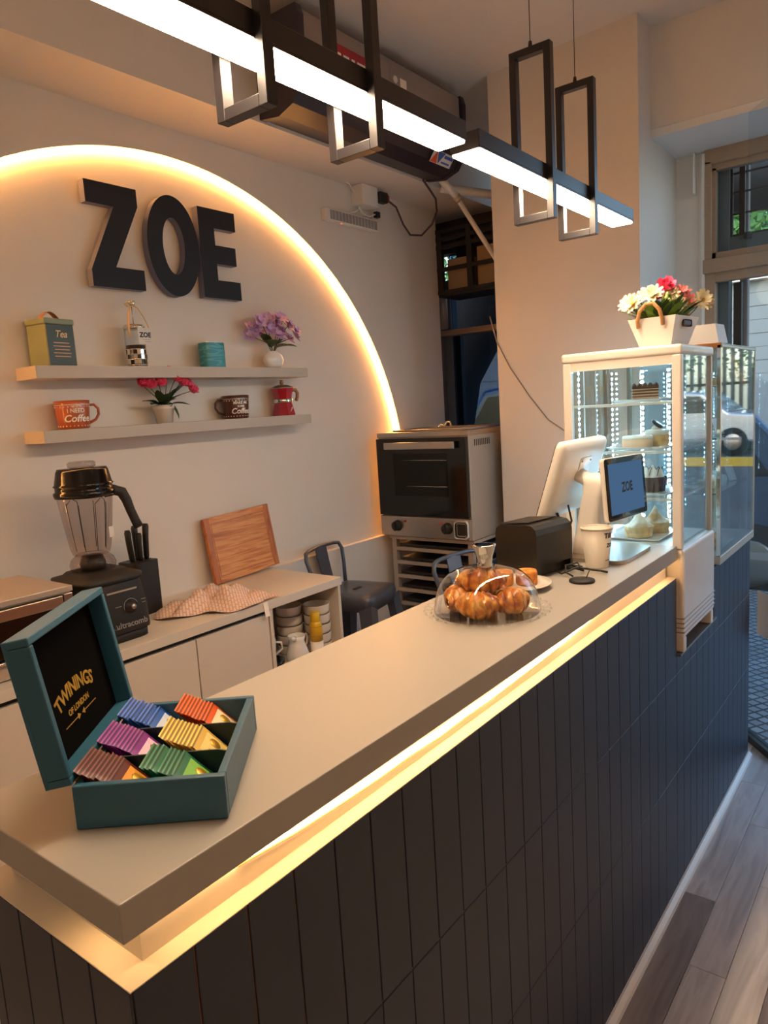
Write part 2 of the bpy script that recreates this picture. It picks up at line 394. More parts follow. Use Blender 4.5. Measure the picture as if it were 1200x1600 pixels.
# back wall: outer skin with a round-headed opening, recessed panel behind it
cy, cz, R, LZ = 1.538, 1.081, 1.4546, 0.846
wall_back = struct(bpy.data.objects.new('wall_back', None), 'plastered back wall with a lit arched recess'); C.objects.link(wall_back)
a_end = math.asin((LZ - cz) / R)
arc = [(cy + R*math.cos(t), cz + R*math.sin(t)) for t in [a_end + (PI - 2*a_end)*k/96 for k in range(97)]]
g = G(); NA = len(arc)
Y0, Y1, ZT = -2.6, 3.42, 2.66
outer = []
for (y, z) in arc:                      # radial projection of every arc point on the wall's border box
    dy, dz = y - cy, z - cz; ts = []
    if dy > 1e-6: ts.append((Y1-cy)/dy)
    if dy < -1e-6: ts.append((Y0-cy)/dy)
    if dz > 1e-6: ts.append((ZT-cz)/dz)
    t = min(ts); outer.append((cy + dy*t, cz + dz*t))
for k in range(NA-1):
    q = [arc[k], arc[k+1], outer[k+1], outer[k]]
    g.add([(XO, y, z) for y, z in q], [(0, 1, 2, 3)])
    if (outer[k][0] >= Y1-1e-5) != (outer[k+1][0] >= Y1-1e-5): g.add([(XO, outer[k][0], outer[k][1]), (XO, Y1, ZT), (XO, outer[k+1][0], outer[k+1][1])], [(0, 1, 2)])
    if (outer[k][0] <= Y0+1e-5) != (outer[k+1][0] <= Y0+1e-5): g.add([(XO, outer[k][0], outer[k][1]), (XO, Y0, ZT), (XO, outer[k+1][0], outer[k+1][1])], [(0, 1, 2)])
    g.add([(XO, *arc[k]), (XO, *arc[k+1]), (XR, *arc[k+1]), (XR, *arc[k])], [(0, 1, 2, 3)])
zl = outer[0][1]; zr_ = outer[-1][1]
g.add([(XO, Y0, 0), (XO, Y1, 0), (XO, Y1, zl), (XO, arc[0][0], LZ), (XO, arc[-1][0], LZ), (XO, Y0, zr_)], [(0, 1, 2, 3, 4, 5)])
g.add([(XO, arc[0][0], LZ), (XO, arc[-1][0], LZ), (XR, arc[-1][0], LZ), (XR, arc[0][0], LZ)], [(0, 1, 2, 3)])
g.add([(XO, Y1, 0), (XO, Y1, ZT), (-2.05, Y1, ZT), (-2.05, Y1, 0)], [(0, 1, 2, 3)])
g.to('wall_skin', 'paint', wall_back)
G().box(XR-0.08, XR, Y0, Y1-0.01, 0, ZT).to('recess_panel', 'paint', wall_back)
Rl = R - 0.006
led = [(XR+0.012, cy + Rl*math.cos(t), cz + Rl*math.sin(t)) for t in [a_end+0.012 + (PI - 2*a_end-0.024)*k/120 for k in range(121)]]
G().tube(led, 0.0023, 6).to('led_strip', 'arch_light', wall_back, 'warm orange light strip around the arch')

# column between the oven recess and the shop window
struct(G().prism([(-1.172, 2.95), (-0.447, 2.888), (-0.46, 3.75), (-1.172, 3.75)], 0, ZC).to('wall_column', 'paint'), 'plastered column behind the cake fridge')
# window bay: lintel, reveal and plaster strip
struct(G().box(-0.455, 0.75, 3.053, 3.5, 2.645, ZC).to('trim_2', 'paint'), 'plaster lintel above the shop window')
struct(G().box(-0.455, 0.05, 3.06, 3.46, 2.612, 2.645).to('trim_3', 'paint_white'), 'pale underside of the window lintel')
struct(G().box(-0.46, -0.335, 3.455, 3.52, 0, 2.612).to('wall_window', 'paint'), 'plaster strip beside the shop window')
struct(G().prism([(-0.352, 3.455), (-0.335, 3.43), (-0.322, 3.43), (-0.322, 3.46)], 0.9, 2.6).to('trim_4', 'paint_white'), 'white painted pipe casing beside the shop window')
G().prism([(-0.375, 3.452), (-0.366, 3.452), (-0.361, 3.405), (-0.366, 3.40)], 2.43, 2.608).to('trim_5', 'paint_white')
struct(bpy.data.objects['trim_5'], 'loose white strip at the window corner')
# remaining room shell
struct(G().box(-2.1, 2.2, -2.75, -2.6, 0, ZC).to('wall_near', 'paint'))
E1 = DA + DD*DL
struct(G().box(1.33, 1.45, -2.6, E1.y, 0, ZC).to('wall_right', 'paint'))
Md = frame_M(DA, DD, (0, 0, 1))          # local x along the shop front, y up, z outwards
struct(G().box(0.32, DL, 2.55, ZC, -0.06, 0.06, M=Md).to('wall_front', 'paint'))

# window 1 (shop window)
win1 = struct(bpy.data.objects.new('window_1', None), 'old wooden shop window with transom light'); C.objects.link(win1)
WX0, WX1, WY = -0.322, 0.05, 3.455
g = G(); g.box(WX0, WX1, WY-0.03, WY+0.04, 2.548, 2.613, bev=0.003); g.box(WX0, WX1, WY-0.01, WY+0.03, 2.52, 2.55)
g.box(WX0, WX0+0.03, WY-0.03, WY+0.04, 2.10, 2.56, bev=0.003); g.box(WX0+0.012, WX0+0.045, WY-0.01, WY+0.03, 2.13, 2.53)
g.box(WX0, WX1, WY-0.01, WY+0.03, 2.12, 2.155)
g.to('transom_frame', 'frame_wood', win1)
G().box(WX0-0.005, WX1, WY-0.045, WY+0.04, 2.062, 2.125, bev=0.004).to('transom_bar', 'frame_wood', win1)
g = G(); g.box(WX0, WX0+0.045, WY-0.02, WY+0.04, 0.0, 2.07, bev=0.003); g.box(WX0, WX1, WY-0.015, WY+0.03, 2.02, 2.07, bev=0.003)
g.to('lower_frame', 'frame_wood', win1)
G().box(WX0-0.05, WX0+0.09, WY+0.05, WY+0.12, 0.0, 2.62).to('outer_jamb', 'frame_grey', win1)
G().box(WX0+0.04, WX1, WY+0.005, WY+0.011, 2.15, 2.525).to('pane', 'glass_window', win1)
G().box(WX0+0.04, WX1, WY+0.005, WY+0.011, 0.02, 2.03).to('pane', 'glass_window', win1)
G().box(WX0+0.045, WX1, WY+0.06, WY+0.075, 2.155, 2.225).to('grille_sill', 'frame_grey', win1)
for xx, ww in ((WX0+0.088, 0.012), (WX0+0.128, 0.024)):
    G().box(xx, xx+ww, WY+0.07, WY+0.09, 2.20, 2.535).to('grille_bar', 'frame_dark', win1)
for zz in (2.505, 2.42, 2.325, 2.23):
    G().box(WX0+0.088, WX1, WY+0.08, WY+0.088, zz, zz+0.008).to('grille_bar', 'frame_dark', win1)
G().box(WX0+0.155, WX0+0.185, WY+0.03, WY+0.06, 2.205, 2.232, bev=0.003).to('latch', 'dark_metal', win1)
G().box(WX0+0.10, WX0+0.135, WY+0.1, WY+0.14, 0.0, 2.02).to('grille_post', 'frame_dark', win1)
G().box(WX0+0.115, WX0+0.15, WY+0.16, WY+0.2, 0.0, 2.56).to('brick_reveal', 'brick_pale', win1)
# glass return + oblique shop front with door
door1 = struct(bpy.data.objects.new('door_1', None), 'frameless glass shop front'); C.objects.link(door1)
g = G(); g.box(0.004, 1.0, 0.03, 2.6, -0.004, 0.004, M=Md); g.to('pane', 'glass_door', door1)
G().box(1.02, DL, 0.03, 2.55, -0.05, 0.05, M=Md).to('daylight_block_panel', 'paint', door1)  # unseen half of the front, closed off to cut daylight on the counter
G().box(0, DL, 0.0, 0.03, -0.02, 0.02, M=Md).to('threshold', 'threshold', door1)
G().box(1.0, 1.02, 0.0, 2.55, -0.02, 0.02, M=Md).to('post', 'threshold', door1)
G().box(DL-0.02, DL+0.03, 0.0, 2.55, -0.03, 0.03, M=Md).to('post', 'threshold', door1)
G().box(0.32, DL, 2.5, 2.55, -0.02, 0.02, M=Md).to('head_rail', 'threshold', door1)
nt_ = thing('paper_notice', 'white paper notice stuck on the shop glass', 'notice', tuple(DA))
g = G(); g.box(0.115, 0.26, 0.50, 0.685, 0.0045, 0.0055, M=frame_M((0, 0, 0), DD, (0, 0, 1))); g.to('sheet', 'paper', nt_)

# window 2 in the oven recess
win2 = struct(bpy.data.objects.new('window_2', None), 'dark framed window behind the oven'); C.objects.link(win2)
g = G(); g.box(-2.02, -1.955, 3.66, 3.74, 0, 2.5, bev=0.004); g.to('side_frame', 'frame_grey', win2)
G().box(-1.95, -1.90, 3.70, 3.78, 0, 2.3).to('side_post', 'frame_grey', win2)
G().box(-1.99, -1.17, 3.64, 3.74, 1.955, 1.99, bev=0.004).to('transom_bar', 'frame_wood', win2)
G().box(-1.99, -1.17, 3.66, 3.74, 2.45, 2.66).to('head', 'frame_dark', win2)
G().box(-1.90, -1.17, 3.715, 3.72, 1.99, 2.45).to('pane', 'glass_tinted', win2)
G().box(-1.90, -1.17, 3.715, 3.72, 0.5, 1.955).to('pane', 'glass_tinted', win2)
G().box(-1.90, -1.86, 3.74, 3.78, 0.4, 1.955).to('stile', 'frame_dark', win2)
G().box(-2.02, -1.17, 3.66, 3.80, 0.0, 0.5).to('parapet', 'paint', win2)
G().box(-2.3, -2.02, 3.42, 3.78, 0, ZC).to('reveal', 'paint_white', win2)
G().box(-2.02, -1.98, 3.42, 3.66, 0, 2.64).to('reveal', 'paint_white', win2)
g = G(); g.tube([(-1.90, 3.62, 1.995), (-1.90, 3.62, 2.19), (-1.905, 3.63, 2.22), (-1.94, 3.65, 2.23)], 0.028, 10); g.to('drain_pipe', 'steel_dull', win2)

# ================================================================ SERVICE COUNTER
YE = 2.822; LEDGE = 0.995
ctr = thing('service_counter', 'long navy panelled service counter with a lit ledge under its top', 'counter', (0, 0, 0))
g = G(); g.box(-0.32, -0.0031, 0.0031, 1.803, 0.0, 0.9934); g.box(-0.32, -0.0031, 1.803, 2.235, 0.0, 0.757); g.box(-0.32, -0.0031, 2.235, YE-0.001, 0.0, 0.925)
g.to('core', 'mdf', ctr)
BW = 0.0735; rows = [(0.0, 0.392), (0.394, 0.702), (0.704, 0.9934)]
bm_cache = {}
def board(w_, z0, z1, parent, loc, rot=0.0):
    key = (round(w_, 4), z0, z1)
    if key not in bm_cache:
        me = G().box(-0.003, 0.0, 0.0011, w_-0.0011, z0, z1, bev=0.0008, seg=1).mesh('board'); me.materials.append(MATS['navy']); bm_cache[key] = me
    return put('board', bm_cache[key], parent, None, loc, (0, 0, rot))
y = 0.0025
while y < YE - 0.004:
    w_ = min(BW, YE - y)
    if abs((y + w_) - 1.803) < 0.05 and y < 1.803: w_ = 1.803 - y
    for (z0, z1) in rows:
        if z0 > 0.7: z1 = 0.9934 if y < 1.80 else (0.757 if y < 2.23 else 0.925)
        board(w_, z0, z1, ctr, (0, y, 0))
    y += w_
x = 0.0
for k in range(5):
    w_ = BW if k < 4 else 0.026
    for (z0, z1) in rows:
        key = ('end', w_, z0)
        if key not in bm_cache:
            me = G().box(-w_+0.0011, -0.0011, 0.0, 0.003, z0, z1, bev=0.0008, seg=1).mesh('board'); me.materials.append(MATS['navy']); bm_cache[key] = me
        put('board', bm_cache[key], ctr, None, (x, 0, 0))
    x -= w_
g = G(); g.box(-0.32, -0.0002, 0.0002, 1.803, 0.9935, LEDGE, bev=0.0004, seg=1); g.to('ledge', 'cream', ctr)
g = G(); g.box(-0.30, -0.026, 0.032, 1.79, LEDGE, 1.0455); g.to('plinth', 'cream', ctr)
lz = [(0.034, 1.0438), (0.085, 1.043), (0.16, 1.033), (0.25, 1.024), (0.34, 1.0195), (0.42, 1.017), (0.50, 1.0175), (0.58, 1.014), (0.66, 1.016), (0.74, 1.0145), (0.84, 1.017), (0.94, 1.019), (1.04, 1.022), (1.14, 1.027), (1.24, 1.033), (1.36, 1.040), (1.5, 1.0425), (1.78, 1.043)]
g = G(); g.tube([(-0.0215, a, b) for a, b in lz], 0.0022, 6); g.to('led_strip', 'bar_light', ctr, 'glowing warm light strip')
g = G(); g.tube([(-0.028, 0.0285, 1.0436), (-0.06, 0.0285, 1.0436), (-0.11, 0.0285, 1.0436)], 0.0018, 6); g.to('led_strip', 'bar_light', ctr)
g = G(); g.tube([(-0.0235, a, b-0.0068) for a, b in lz[2:13]], 0.0009, 5); g.to('strip_wire', 'mdf', ctr)
G().box(-0.32, 0.0, 2.232, YE, 0.925, 0.932, bev=0.001).to('pedestal_top', 'navy', ctr)
G().box(-0.32, 0.012, 1.805, 2.232, 0.757, 0.764, bev=0.001).to('notch_shelf', 'pedal_grey', ctr)
struct(G().prism([(0.0005, 0.0), (0.019, 0.0), (0.017, 0.012), (0.006, 0.022), (0.0005, 0.022)], 0.0, YE, axis='y').to('baseboard_counter', 'white_plastic'), 'white strip along the foot of the counter')
tag(G().box(-0.332, 0.001, -0.001, 1.807, 1.046, 1.088, bev=0.0015).to('countertop', 'top_laminate'), 'long cream laminate countertop with a grey shaded front edge', 'countertop')
bpy.data.objects['countertop']['label'] = 'long cream laminate slab topping the navy counter'

# ================================================================ PENDANT LAMPS
def pendant(label, y0, y1, frames):
    p = thing('pendant_lamp', label, 'lamp', (-0.189, (y0+y1)/2, 2.034), 0, 'linear pendant lamps above the counter'); yc = (y0+y1)/2
    L = (y1-y0)/2
    g = G(); g.box(-0.034, 0.034, -L, L, 0.004, 0.036, bev=0.001, seg=1); g.box(-0.034, -0.0315, -L, L, 0, 0.004); g.box(0.0315, 0.034, -L, L, 0, 0.004)
    g.box(-0.034, 0.034, -L, -L+0.002, 0, 0.004); g.box(-0.034, 0.034, L-0.002, L, 0, 0.004)
    g.to('housing', 'lamp_black', p)
    G().box(-0.0312, 0.0312, -L+0.002, L-0.002, -0.005, 0.0038, bev=0.0025).to('diffuser', 'pendant_light', p, 'glowing white diffuser')
    for yf in frames:
        f = bpy.data.objects.new('hanger_frame', None); C.objects.link(f); f.parent = p
        yy = yf - yc; x0, x1 = -0.0545, 0.0485; z0, z1 = 1.949-2.034, 2.333-2.034; t = 0.0165; d = 0.010
        for (a, b, c_, e_) in ((x0, x0+t, z0, z1), (x1-t, x1, z0, z1)):
            G().box(a, b, yy-d, yy+d, c_, e_, bev=0.0008, seg=1).to('upright', 'lamp_black', f)
        for (c_, e_) in ((z0, z0+t), (z1-t, z1)):
            G().box(x0+t, x1-t, yy-d, yy+d, c_, e_, bev=0.0006, seg=1).to('crossbar', 'lamp_black', f)
        g = G(); g.cyl((-0.003, yy, z1), (-0.003, yy, z1+0.014), 0.0055, 0.004, 10); g.to('cable_grip', 'lamp_black', f)
        g = G(); g.cyl((-0.003, yy, z1+0.012), (-0.003, yy, ZC-2.034), 0.0011, None, 6); g.to('suspension_cable', 'cable_black', f)
    return p
pendant('black linear pendant lamp running off the top left corner', 0.06, 0.975, (0.434, 0.677))
pendant('black linear pendant lamp nearer the window with both hanger frames whole', 1.024, 1.935, (1.347, 1.605))

# ================================================================ SIGN WALL
def sign(label, y0, outer_, inner_=None):
    t = thing('sign_letter', label, 'letter', (XR+0.008, y0, 2.02), 0, 'letters of the wall sign')
    d0, d1 = 0.0, 0.032
    if inner_ is None:
        n = len(outer_)
        side = G(); side.add([(d0, a, b) for a, b in outer_] + [(d1, a, b) for a, b in outer_], [(i, (i+1) % n, (i+1) % n + n, i+n) for i in range(n)])
        face = G(); face.prism(outer_, d1, d1+0.0015, axis='x')
    else:
        n = len(outer_)
        def ring(h): return [(h, a, b) for a, b in outer_] + [(h, a, b) for a, b in inner_]
        side = G(); side.add(ring(d0) + ring(d1), [(i, (i+1) % n, (i+1) % n + 2*n, i+2*n) for i in range(n)] + [(i+n, (i+1) % n + n, (i+1) % n + 3*n, i+3*n) for i in range(n)], True)
        face = G(); face.add(ring(d1) + ring(d1+0.0015), [(i, (i+1) % n, (i+1) % n + n, i+n) for i in range(n)] + [(i+2*n, (i+1) % n + 2*n, (i+1) % n + 3*n, i+3*n) for i in range(n)])
        face.add([(h, a, b) for h in (d1, d1+0.0015) for a, b in outer_], [(i, (i+1) % n, (i+1) % n + n, i+n) for i in range(n)])
    side.to('side_band', 'letter_side', t, 'greyer lilac edge band'); face.to('face', 'letter_navy', t)
Hh = 0.36
sign('dark navy letter Z of the ZOE wall sign', 1.17, [(0, 0), (0.214, 0), (0.214, 0.073), (0.097, 0.073), (0.212, 0.298), (0.212, 0.36), (0.004, 0.36), (0.004, 0.284), (0.112, 0.284), (0, 0.058)])
n = 56
sign('dark navy letter O of the ZOE wall sign', 1.415, [(0.116+0.119*math.cos(2*PI*k/n), 0.18+0.188*math.sin(2*PI*k/n)) for k in range(n)], [(0.116+0.051*math.cos(2*PI*k/n), 0.18+0.106*math.sin(2*PI*k/n)) for k in range(n)])
sign('dark navy letter E of the ZOE wall sign', 1.66, [(0, 0), (0.196, 0), (0.196, 0.073), (0.077, 0.073), (0.077, 0.138), (0.183, 0.138), (0.183, 0.211), (0.077, 0.211), (0.077, 0.278), (0.191, 0.278), (0.191, 0.352), (0, 0.352)])

for z, lab in ((1.694, 'upper white floating shelf holding the tea tin and lilac flowers'), (1.486, 'lower white floating shelf holding the coffee mugs')):
    s_ = thing('floating_shelf', lab, 'shelf', (XR, 0.878, z), 0, 'floating shelves on the arch wall')
    G().box(0.0, 0.13, 0.002, 1.258, 0, 0.041, bev=0.001, seg=1).to('board', 'shelf_paint', s_)
    G().box(0.0, 0.129, -0.0015, 0.002, 0.0005, 0.0405).to('end_cap', 'shelf_paint', s_)
SU, SL = 1.735, 1.527
# tea tin
t = thing('tea_tin', 'green metal tea tin with a copper strap handle', 'tin', (-1.768, 0.927, SU), math.radians(10))
g = G(); g.box(-0.045, 0.048, 0.0, 0.112, 0, 0.136, bev=0.004); g.to('body', 'green_tin', t)
G().box(0.0478, 0.0492, 0.004, 0.108, 0.004, 0.134, bev=0.0005, seg=1).to('front_panel', 'green_tin_dark', t)
g = G(); g.box(-0.0475, 0.0505, -0.0025, 0.1145, 0.136, 0.155, bev=0.004); g.to('lid', 'green_tin', t)
g = G(); g.tube([(0.0, 0.016 + 0.08*k/12, 0.153 + 0.028*math.sin(PI*k/12)) for k in range(13)], 0.006, 8, flat=(2.0, 0.35)); g.to('handle', 'copper', t)
Mt = lambda z: frame_M((0.0496, 0.056, z), (0, 1, 0), (0, 0, 1))
lettering('Tea', 0.032, Mt(0.104), 'ribbon', t, ext=0.0003, shear=0.3, bold=0.0004)
for k in range(5):
    hw = [0.030, 0.033, 0.029, 0.034, 0.031][k]
    G().box(0.0492, 0.0496, 0.056-hw, 0.056+hw, 0.075-0.011*k, 0.0775-0.011*k).to('print_line', 'copper', t)
# french press
t = thing('french_press', 'glass french press tied with a beige ribbon and a ZOE card', 'coffee press', (-1.765, 1.296, SU))
G().lathe([(0.045, 0), (0.046, 0.003), (0.034, 0.006)], 32).to('base', 'chrome', t)
G().lathe([(0.036, 0.006), (0.036, 0.142), (0.0362, 0.142), (0.0345, 0.14), (0.0345, 0.007)], 32, flat_caps=False).to('beaker', 'glass_clear', t)
G().lathe([(0.0, 0.008), (0.0343, 0.008), (0.0343, 0.080), (0.0, 0.080)], 32).to('coffee', 'coffee', t)
g = G()
for k in range(18):
    a = 2*PI*k/18
    for zz in (0.012, 0.03, 0.048):
        if (k + int(zz*60)) % 3:
            M = rz(a); g.box(0.0363, 0.0372, -0.0062, 0.0062, zz, zz+0.015, M=M)
for zz in (0.007, 0.027, 0.045, 0.063): g.lathe([(0.0364, zz), (0.0376, zz), (0.0376, zz+0.003), (0.0364, zz+0.003)], 32, flat_caps=False)
g.to('metal_sleeve', 'chrome', t)
G().lathe([(0.039, 0.138), (0.039, 0.146), (0.034, 0.153), (0.012, 0.157), (0.0, 0.158)], 32).to('lid', 'chrome', t)
g = G(); g.cyl((0, 0, 0.155), (0, 0, 0.222), 0.0022, None, 8); g.to('plunger_rod', 'chrome', t)
g = G(); g.lathe([(0.012, 0.222), (0.014, 0.225), (0.014, 0.236), (0.011, 0.239), (0, 0.239)], 16); g.to('plunger_knob', 'chrome', t)
g = G()
for sgn in (-1, 1):
    g.tube([(0.008, 0, 0.222), (0.012, sgn*0.016, 0.214), (0.02, sgn*0.030, 0.185), (0.028, sgn*0.039, 0.155), (0.034, sgn*0.044, 0.128), (0.036, sgn*0.042, 0.105)], 0.005, 6, flat=(1.0, 0.3))
g.tube([(0.008, -0.001, 0.224), (0.012, -0.022, 0.232), (0.012, -0.034, 0.225), (0.010, -0.02, 0.218)], 0.006, 6, flat=(1, 0.4))
g.to('ribbon', 'ribbon', t)
G().box(0.0385, 0.0392, -0.012, 0.046, 0.082, 0.140).to('card', 'paper', t)
lettering('ZOE', 0.024, frame_M((0.0395, 0.018, 0.114), (0, 1, 0), (0, 0, 1)), 'letter_navy', t, ext=0.0002, bold=0.0009)
g = G(); g.box(0.0392, 0.0394, 0.008, 0.040, 0.097, 0.0985); g.box(0.0392, 0.0394, 0.014, 0.040, 0.090, 0.0915); g.to('print_line', 'groove_grey', t)
# aqua cup
t = thing('candle_jar', 'teal marbled square jar alone on the upper shelf', 'jar', (-1.765, 1.648, SU), 0)
g = G(); g.prism([(0.034*math.copysign(abs(math.cos(2*PI*k/40))**0.6, math.cos(2*PI*k/40)), 0.052*math.copysign(abs(math.sin(2*PI*k/40))**0.6, math.sin(2*PI*k/40))) for k in range(40)], 0, 0.099); g.to('body', 'aqua', t)
g = G(); g.prism([(0.031*math.copysign(abs(math.cos(2*PI*k/40))**0.6, math.cos(2*PI*k/40)), 0.049*math.copysign(abs(math.sin(2*PI*k/40))**0.6, math.sin(2*PI*k/40))) for k in range(40)], 0.099, 0.103); g.to('rim', 'ceramic', t)

# flower helpers
def petal(g, M, L, W, cup=0.25, n=4, tipw=0.4):
    def fn(u, v):
        w_ = W * math.sin(PI*min(1, 0.12 + u*0.88*(1-0.0)))**0.6 if u < 0.97 else W*tipw
        return M @ Vector((L*u, (v-0.5)*w_, cup*L*u*u + 0.25*W*abs(v-0.5)*2*0.4))
    g.grid(fn, n+1, 3)
def flower(parent, pos, nrm, L, W, np_, mat, cmat=None, layers=1, cup=0.2, name='flower_head'):
    g = G(); q = Vector(nrm).normalized().to_track_quat('Z', 'Y').to_matrix().to_4x4()
    for ly in range(layers):
        s_ = 1 - 0.28*ly
        for k in range(np_):
            a = 2*PI*(k + 0.5*ly)/np_ + random.uniform(-.1, .1)
            M = T(*pos) @ q @ rz(a) @ Matrix.Rotation(-0.45*ly - random.uniform(0, .15), 4, 'Y') @ T(0.0, 0, 0.001*ly)
            petal(g, M, L*s_, W*s_, cup)
    o = g.to(name, mat, parent)
    if cmat:
        G().lathe([(0.0, 0.003+L*0.12), (L*0.2, 0.002+L*0.09), (L*0.24, 0.0)], 8, M=T(*pos) @ q).to('flower_centre', cmat, o)
    return o
def rose(parent, pos, nrm, r, mat):
    g = G(); q = Vector(nrm).normalized().to_track_quat('Z', 'Y').to_matrix().to_4x4()
    for ly, (n_, tilt, s_) in enumerate(((5, 0.25, 1.0), (5, 0.75, 0.9), (4, 1.1, 0.72), (3, 1.35, 0.5))):
        for k in range(n_):
            M = T(*pos) @ q @ rz(2*PI*k/n_ + ly*0.5) @ Matrix.Rotation(-tilt, 4, 'Y') @ T(r*0.08, 0, 0)
            petal(g, M, r*s_, r*1.15*s_, 0.55)
    return g.to('flower_head', mat, parent)
def leaf(parent, base, tip, W, mat='leaf', up=(0, 0, 1)):
    b = Vector(base); t_ = Vector(tip); d = t_ - b; L = d.length; x = d.normalized(); s_ = Vector(up).cross(x)
    if s_.length < 0.05: s_ = Vector((1, 0, 0)).cross(x)
    s_.normalize(); nn = x.cross(s_); g = G()
    def fn(u, v):
        w_ = W*(math.sin(PI*u)**0.8 if 0 < u < 1 else 0.02)
        return b + x*L*u + s_*(v-0.5)*w_ + nn*(-0.25*L*u*u + 0.3*abs(v-0.5)*w_)
    g.grid(fn, 6, 3); return g.to('leaf', mat, parent)
# vase with lilac flowers
t = thing('flower_vase', 'round white vase of lilac artificial flowers on the upper shelf', 'vase', (-1.765, 1.990, SU))
G().lathe([(0.026, 0), (0.045, 0.012), (0.056, 0.034), (0.05, 0.055), (0.032, 0.068), (0.03, 0.075), (0.027, 0.075), (0.027, 0.06), (0.0, 0.05)], 28, scl=(0.6, 1.0)).to('vase', 'white_gloss', t)
lil = [(-0.128, 0.150), (-0.098, 0.175), (-0.07, 0.205), (-0.04, 0.222), (-0.095, 0.208), (-0.058, 0.165), (-0.02, 0.20), (-0.03, 0.175), (0.0, 0.225), (0.035, 0.228), (0.07, 0.228), (0.05, 0.195), (0.095, 0.205), (0.115, 0.175), (0.125, 0.20), (0.08, 0.18), (0.105, 0.145), (-0.005, 0.152), (-0.115, 0.185), (0.02, 0.21), (0.13, 0.155)]
for i, (dy, dz) in enumerate(lil):
    dx = random.uniform(-0.02, 0.045)
    flower(t, (dx, dy*0.98, dz-0.012), (0.8, dy*4+random.uniform(-.3, .3), 0.5+random.uniform(-.3, .3)), 0.034, 0.029, 5, 'lilac', 'petal_green' if i % 3 == 0 else None, 2, 0.15)
    if i % 2 == 0:
        g = G(); g.tube([(0, 0.0, 0.06), (dx*0.4, dy*0.25, 0.11), (dx, dy*0.9, dz-0.016)], 0.0016, 5); g.to('stem', 'stem', t)
for (b_, tp, W_) in (((0, 0, .10), (.03, -.06, .135), .05), ((0, -.01, .09), (.04, -.02, .13), .055), ((0, .02, .09), (.03, .115, .12), .05), ((0, .01, .09), (.04, .055, .115), .05), ((0, -.02, .1), (.03, -.075, .16), .045), ((0, .02, .1), (.0, .08, .15), .04)):
    leaf(t, b_, tp, W_)

# coffee mugs
def mug(label, mat, loc, rzv, lines, hs, rim=None):
    t = thing('coffee_mug', label, 'mug', loc, rzv, 'coffee mugs on the lower shelf')
    r0, r1, h = 0.050, 0.057, 0.093
    prof = [(r0*0.9, 0), (r0, 0.003), (r0+0.002, 0.03), (r1, h), (r1-0.001, h+0.002), (r1-0.005, h), (r0-0.006, 0.012), (0, 0.01)]
    G().lathe(prof, 40).to('body', mat, t)
    G().lathe([(r1+0.0002, h-0.012), (r1+0.0006, h+0.0015), (r1-0.003, h+0.0025), (r1-0.005, h-0.002)], 40, flat_caps=False).to('rim', 'mug_orange' if mat == 'mug_orange' else 'mug_brown', t)
    g = G(); hy = hs
    g.tube([(0, hy*0.052, 0.078), (0, hy*0.072, 0.080), (0, hy*0.086, 0.066), (0, hy*0.086, 0.046), (0, hy*0.074, 0.028), (0, hy*0.051, 0.018)], 0.006, 8, flat=(1.3, 0.8)); g.to('handle', mat, t)
    def wrap(z, rr):
        def f(p):
            a = p.x / rr; R_ = rr + 0.0006 + p.z; return (R_*math.cos(a), R_*math.sin(a), z + p.y)
        return f
    for (txt, size, z, shear, off, bold) in lines:
        rr = r0 + (r1-r0)*z/h + 0.0012
        lettering(txt, size, rz(off), 'print_white', t, warp=wrap(z, rr), ext=0.0004, shear=shear, bold=bold)
    g = G()
    for zz in (0.010, 0.074):
        rr = r0 + (r1-r0)*zz/h + 0.0012
        for k in range(26):
            a = 2*PI*k/26; g.lathe([(0, 0), (0.0022, 0.0004), (0.0022, -0.001)], 6, M=rz(a) @ T(rr, 0, zz) @ Matrix.Rotation(PI/2, 4, 'Y'))
    g.lathe([(r0+(r1-r0)*0.081/h+0.0008, 0.080), (r0+(r1-r0)*0.081/h+0.0014, 0.081), (r0+(r1-r0)*0.081/h+0.0008, 0.082)], 40, flat_caps=False)
    g.to('dot_border', 'print_white', t)['kind'] = 'stuff'
mug('orange-brown mug printed I NEED Coffee on the lower shelf', 'mug_orange', (-1.765, 1.020, SL), math.radians(-15), [('I NEED', 0.019, 0.060, 0, -0.05, 0.0003), ('Coffee', 0.033, 0.034, 0.25, 0.0, 0.0007)], 1)
mug('dark brown mug printed MAKE ME SOME Coffee on the lower shelf', 'mug_brown', (-1.765, 1.748, SL), math.radians(-25), [('MAKE ME', 0.015, 0.064, 0, 0.12, 0.0003), ('SOME', 0.012, 0.050, 0, 0.12, 0.0002), ('Coffee', 0.031, 0.030, 0.25, 0.12, 0.0007)], -1)

# pink roses in a white pot
t = thing('potted_roses', 'pink artificial roses in a small white pot on the lower shelf', 'potted flowers', (-1.765, 1.388, SL))
G().lathe([(0.030, 0), (0.038, 0.05), (0.041, 0.052), (0.043, 0.068), (0.038, 0.068), (0.036, 0.055), (0.0, 0.05)], 28).to('pot', 'ceramic', t)
rs = [(-0.098, 0.158, 0.02), (-0.075, 0.153, 0.03), (-0.035, 0.160, 0.035), (0.012, 0.195, 0.03), (0.036, 0.175, 0.04), (0.062, 0.160, 0.035), (0.092, 0.158, 0.02), (0.112, 0.131, 0.03)]
for dy, dz, dx in rs:
    rose(t, (dx, dy, dz-0.014), (0.9, dy*2, 0.6), 0.027, 'rose_pink')
    g = G(); g.tube([(0, 0, 0.055), (dx*0.4, dy*0.3, 0.095), (dx, dy, dz-0.014)], 0.0015, 5); g.to('stem', 'stem', t)
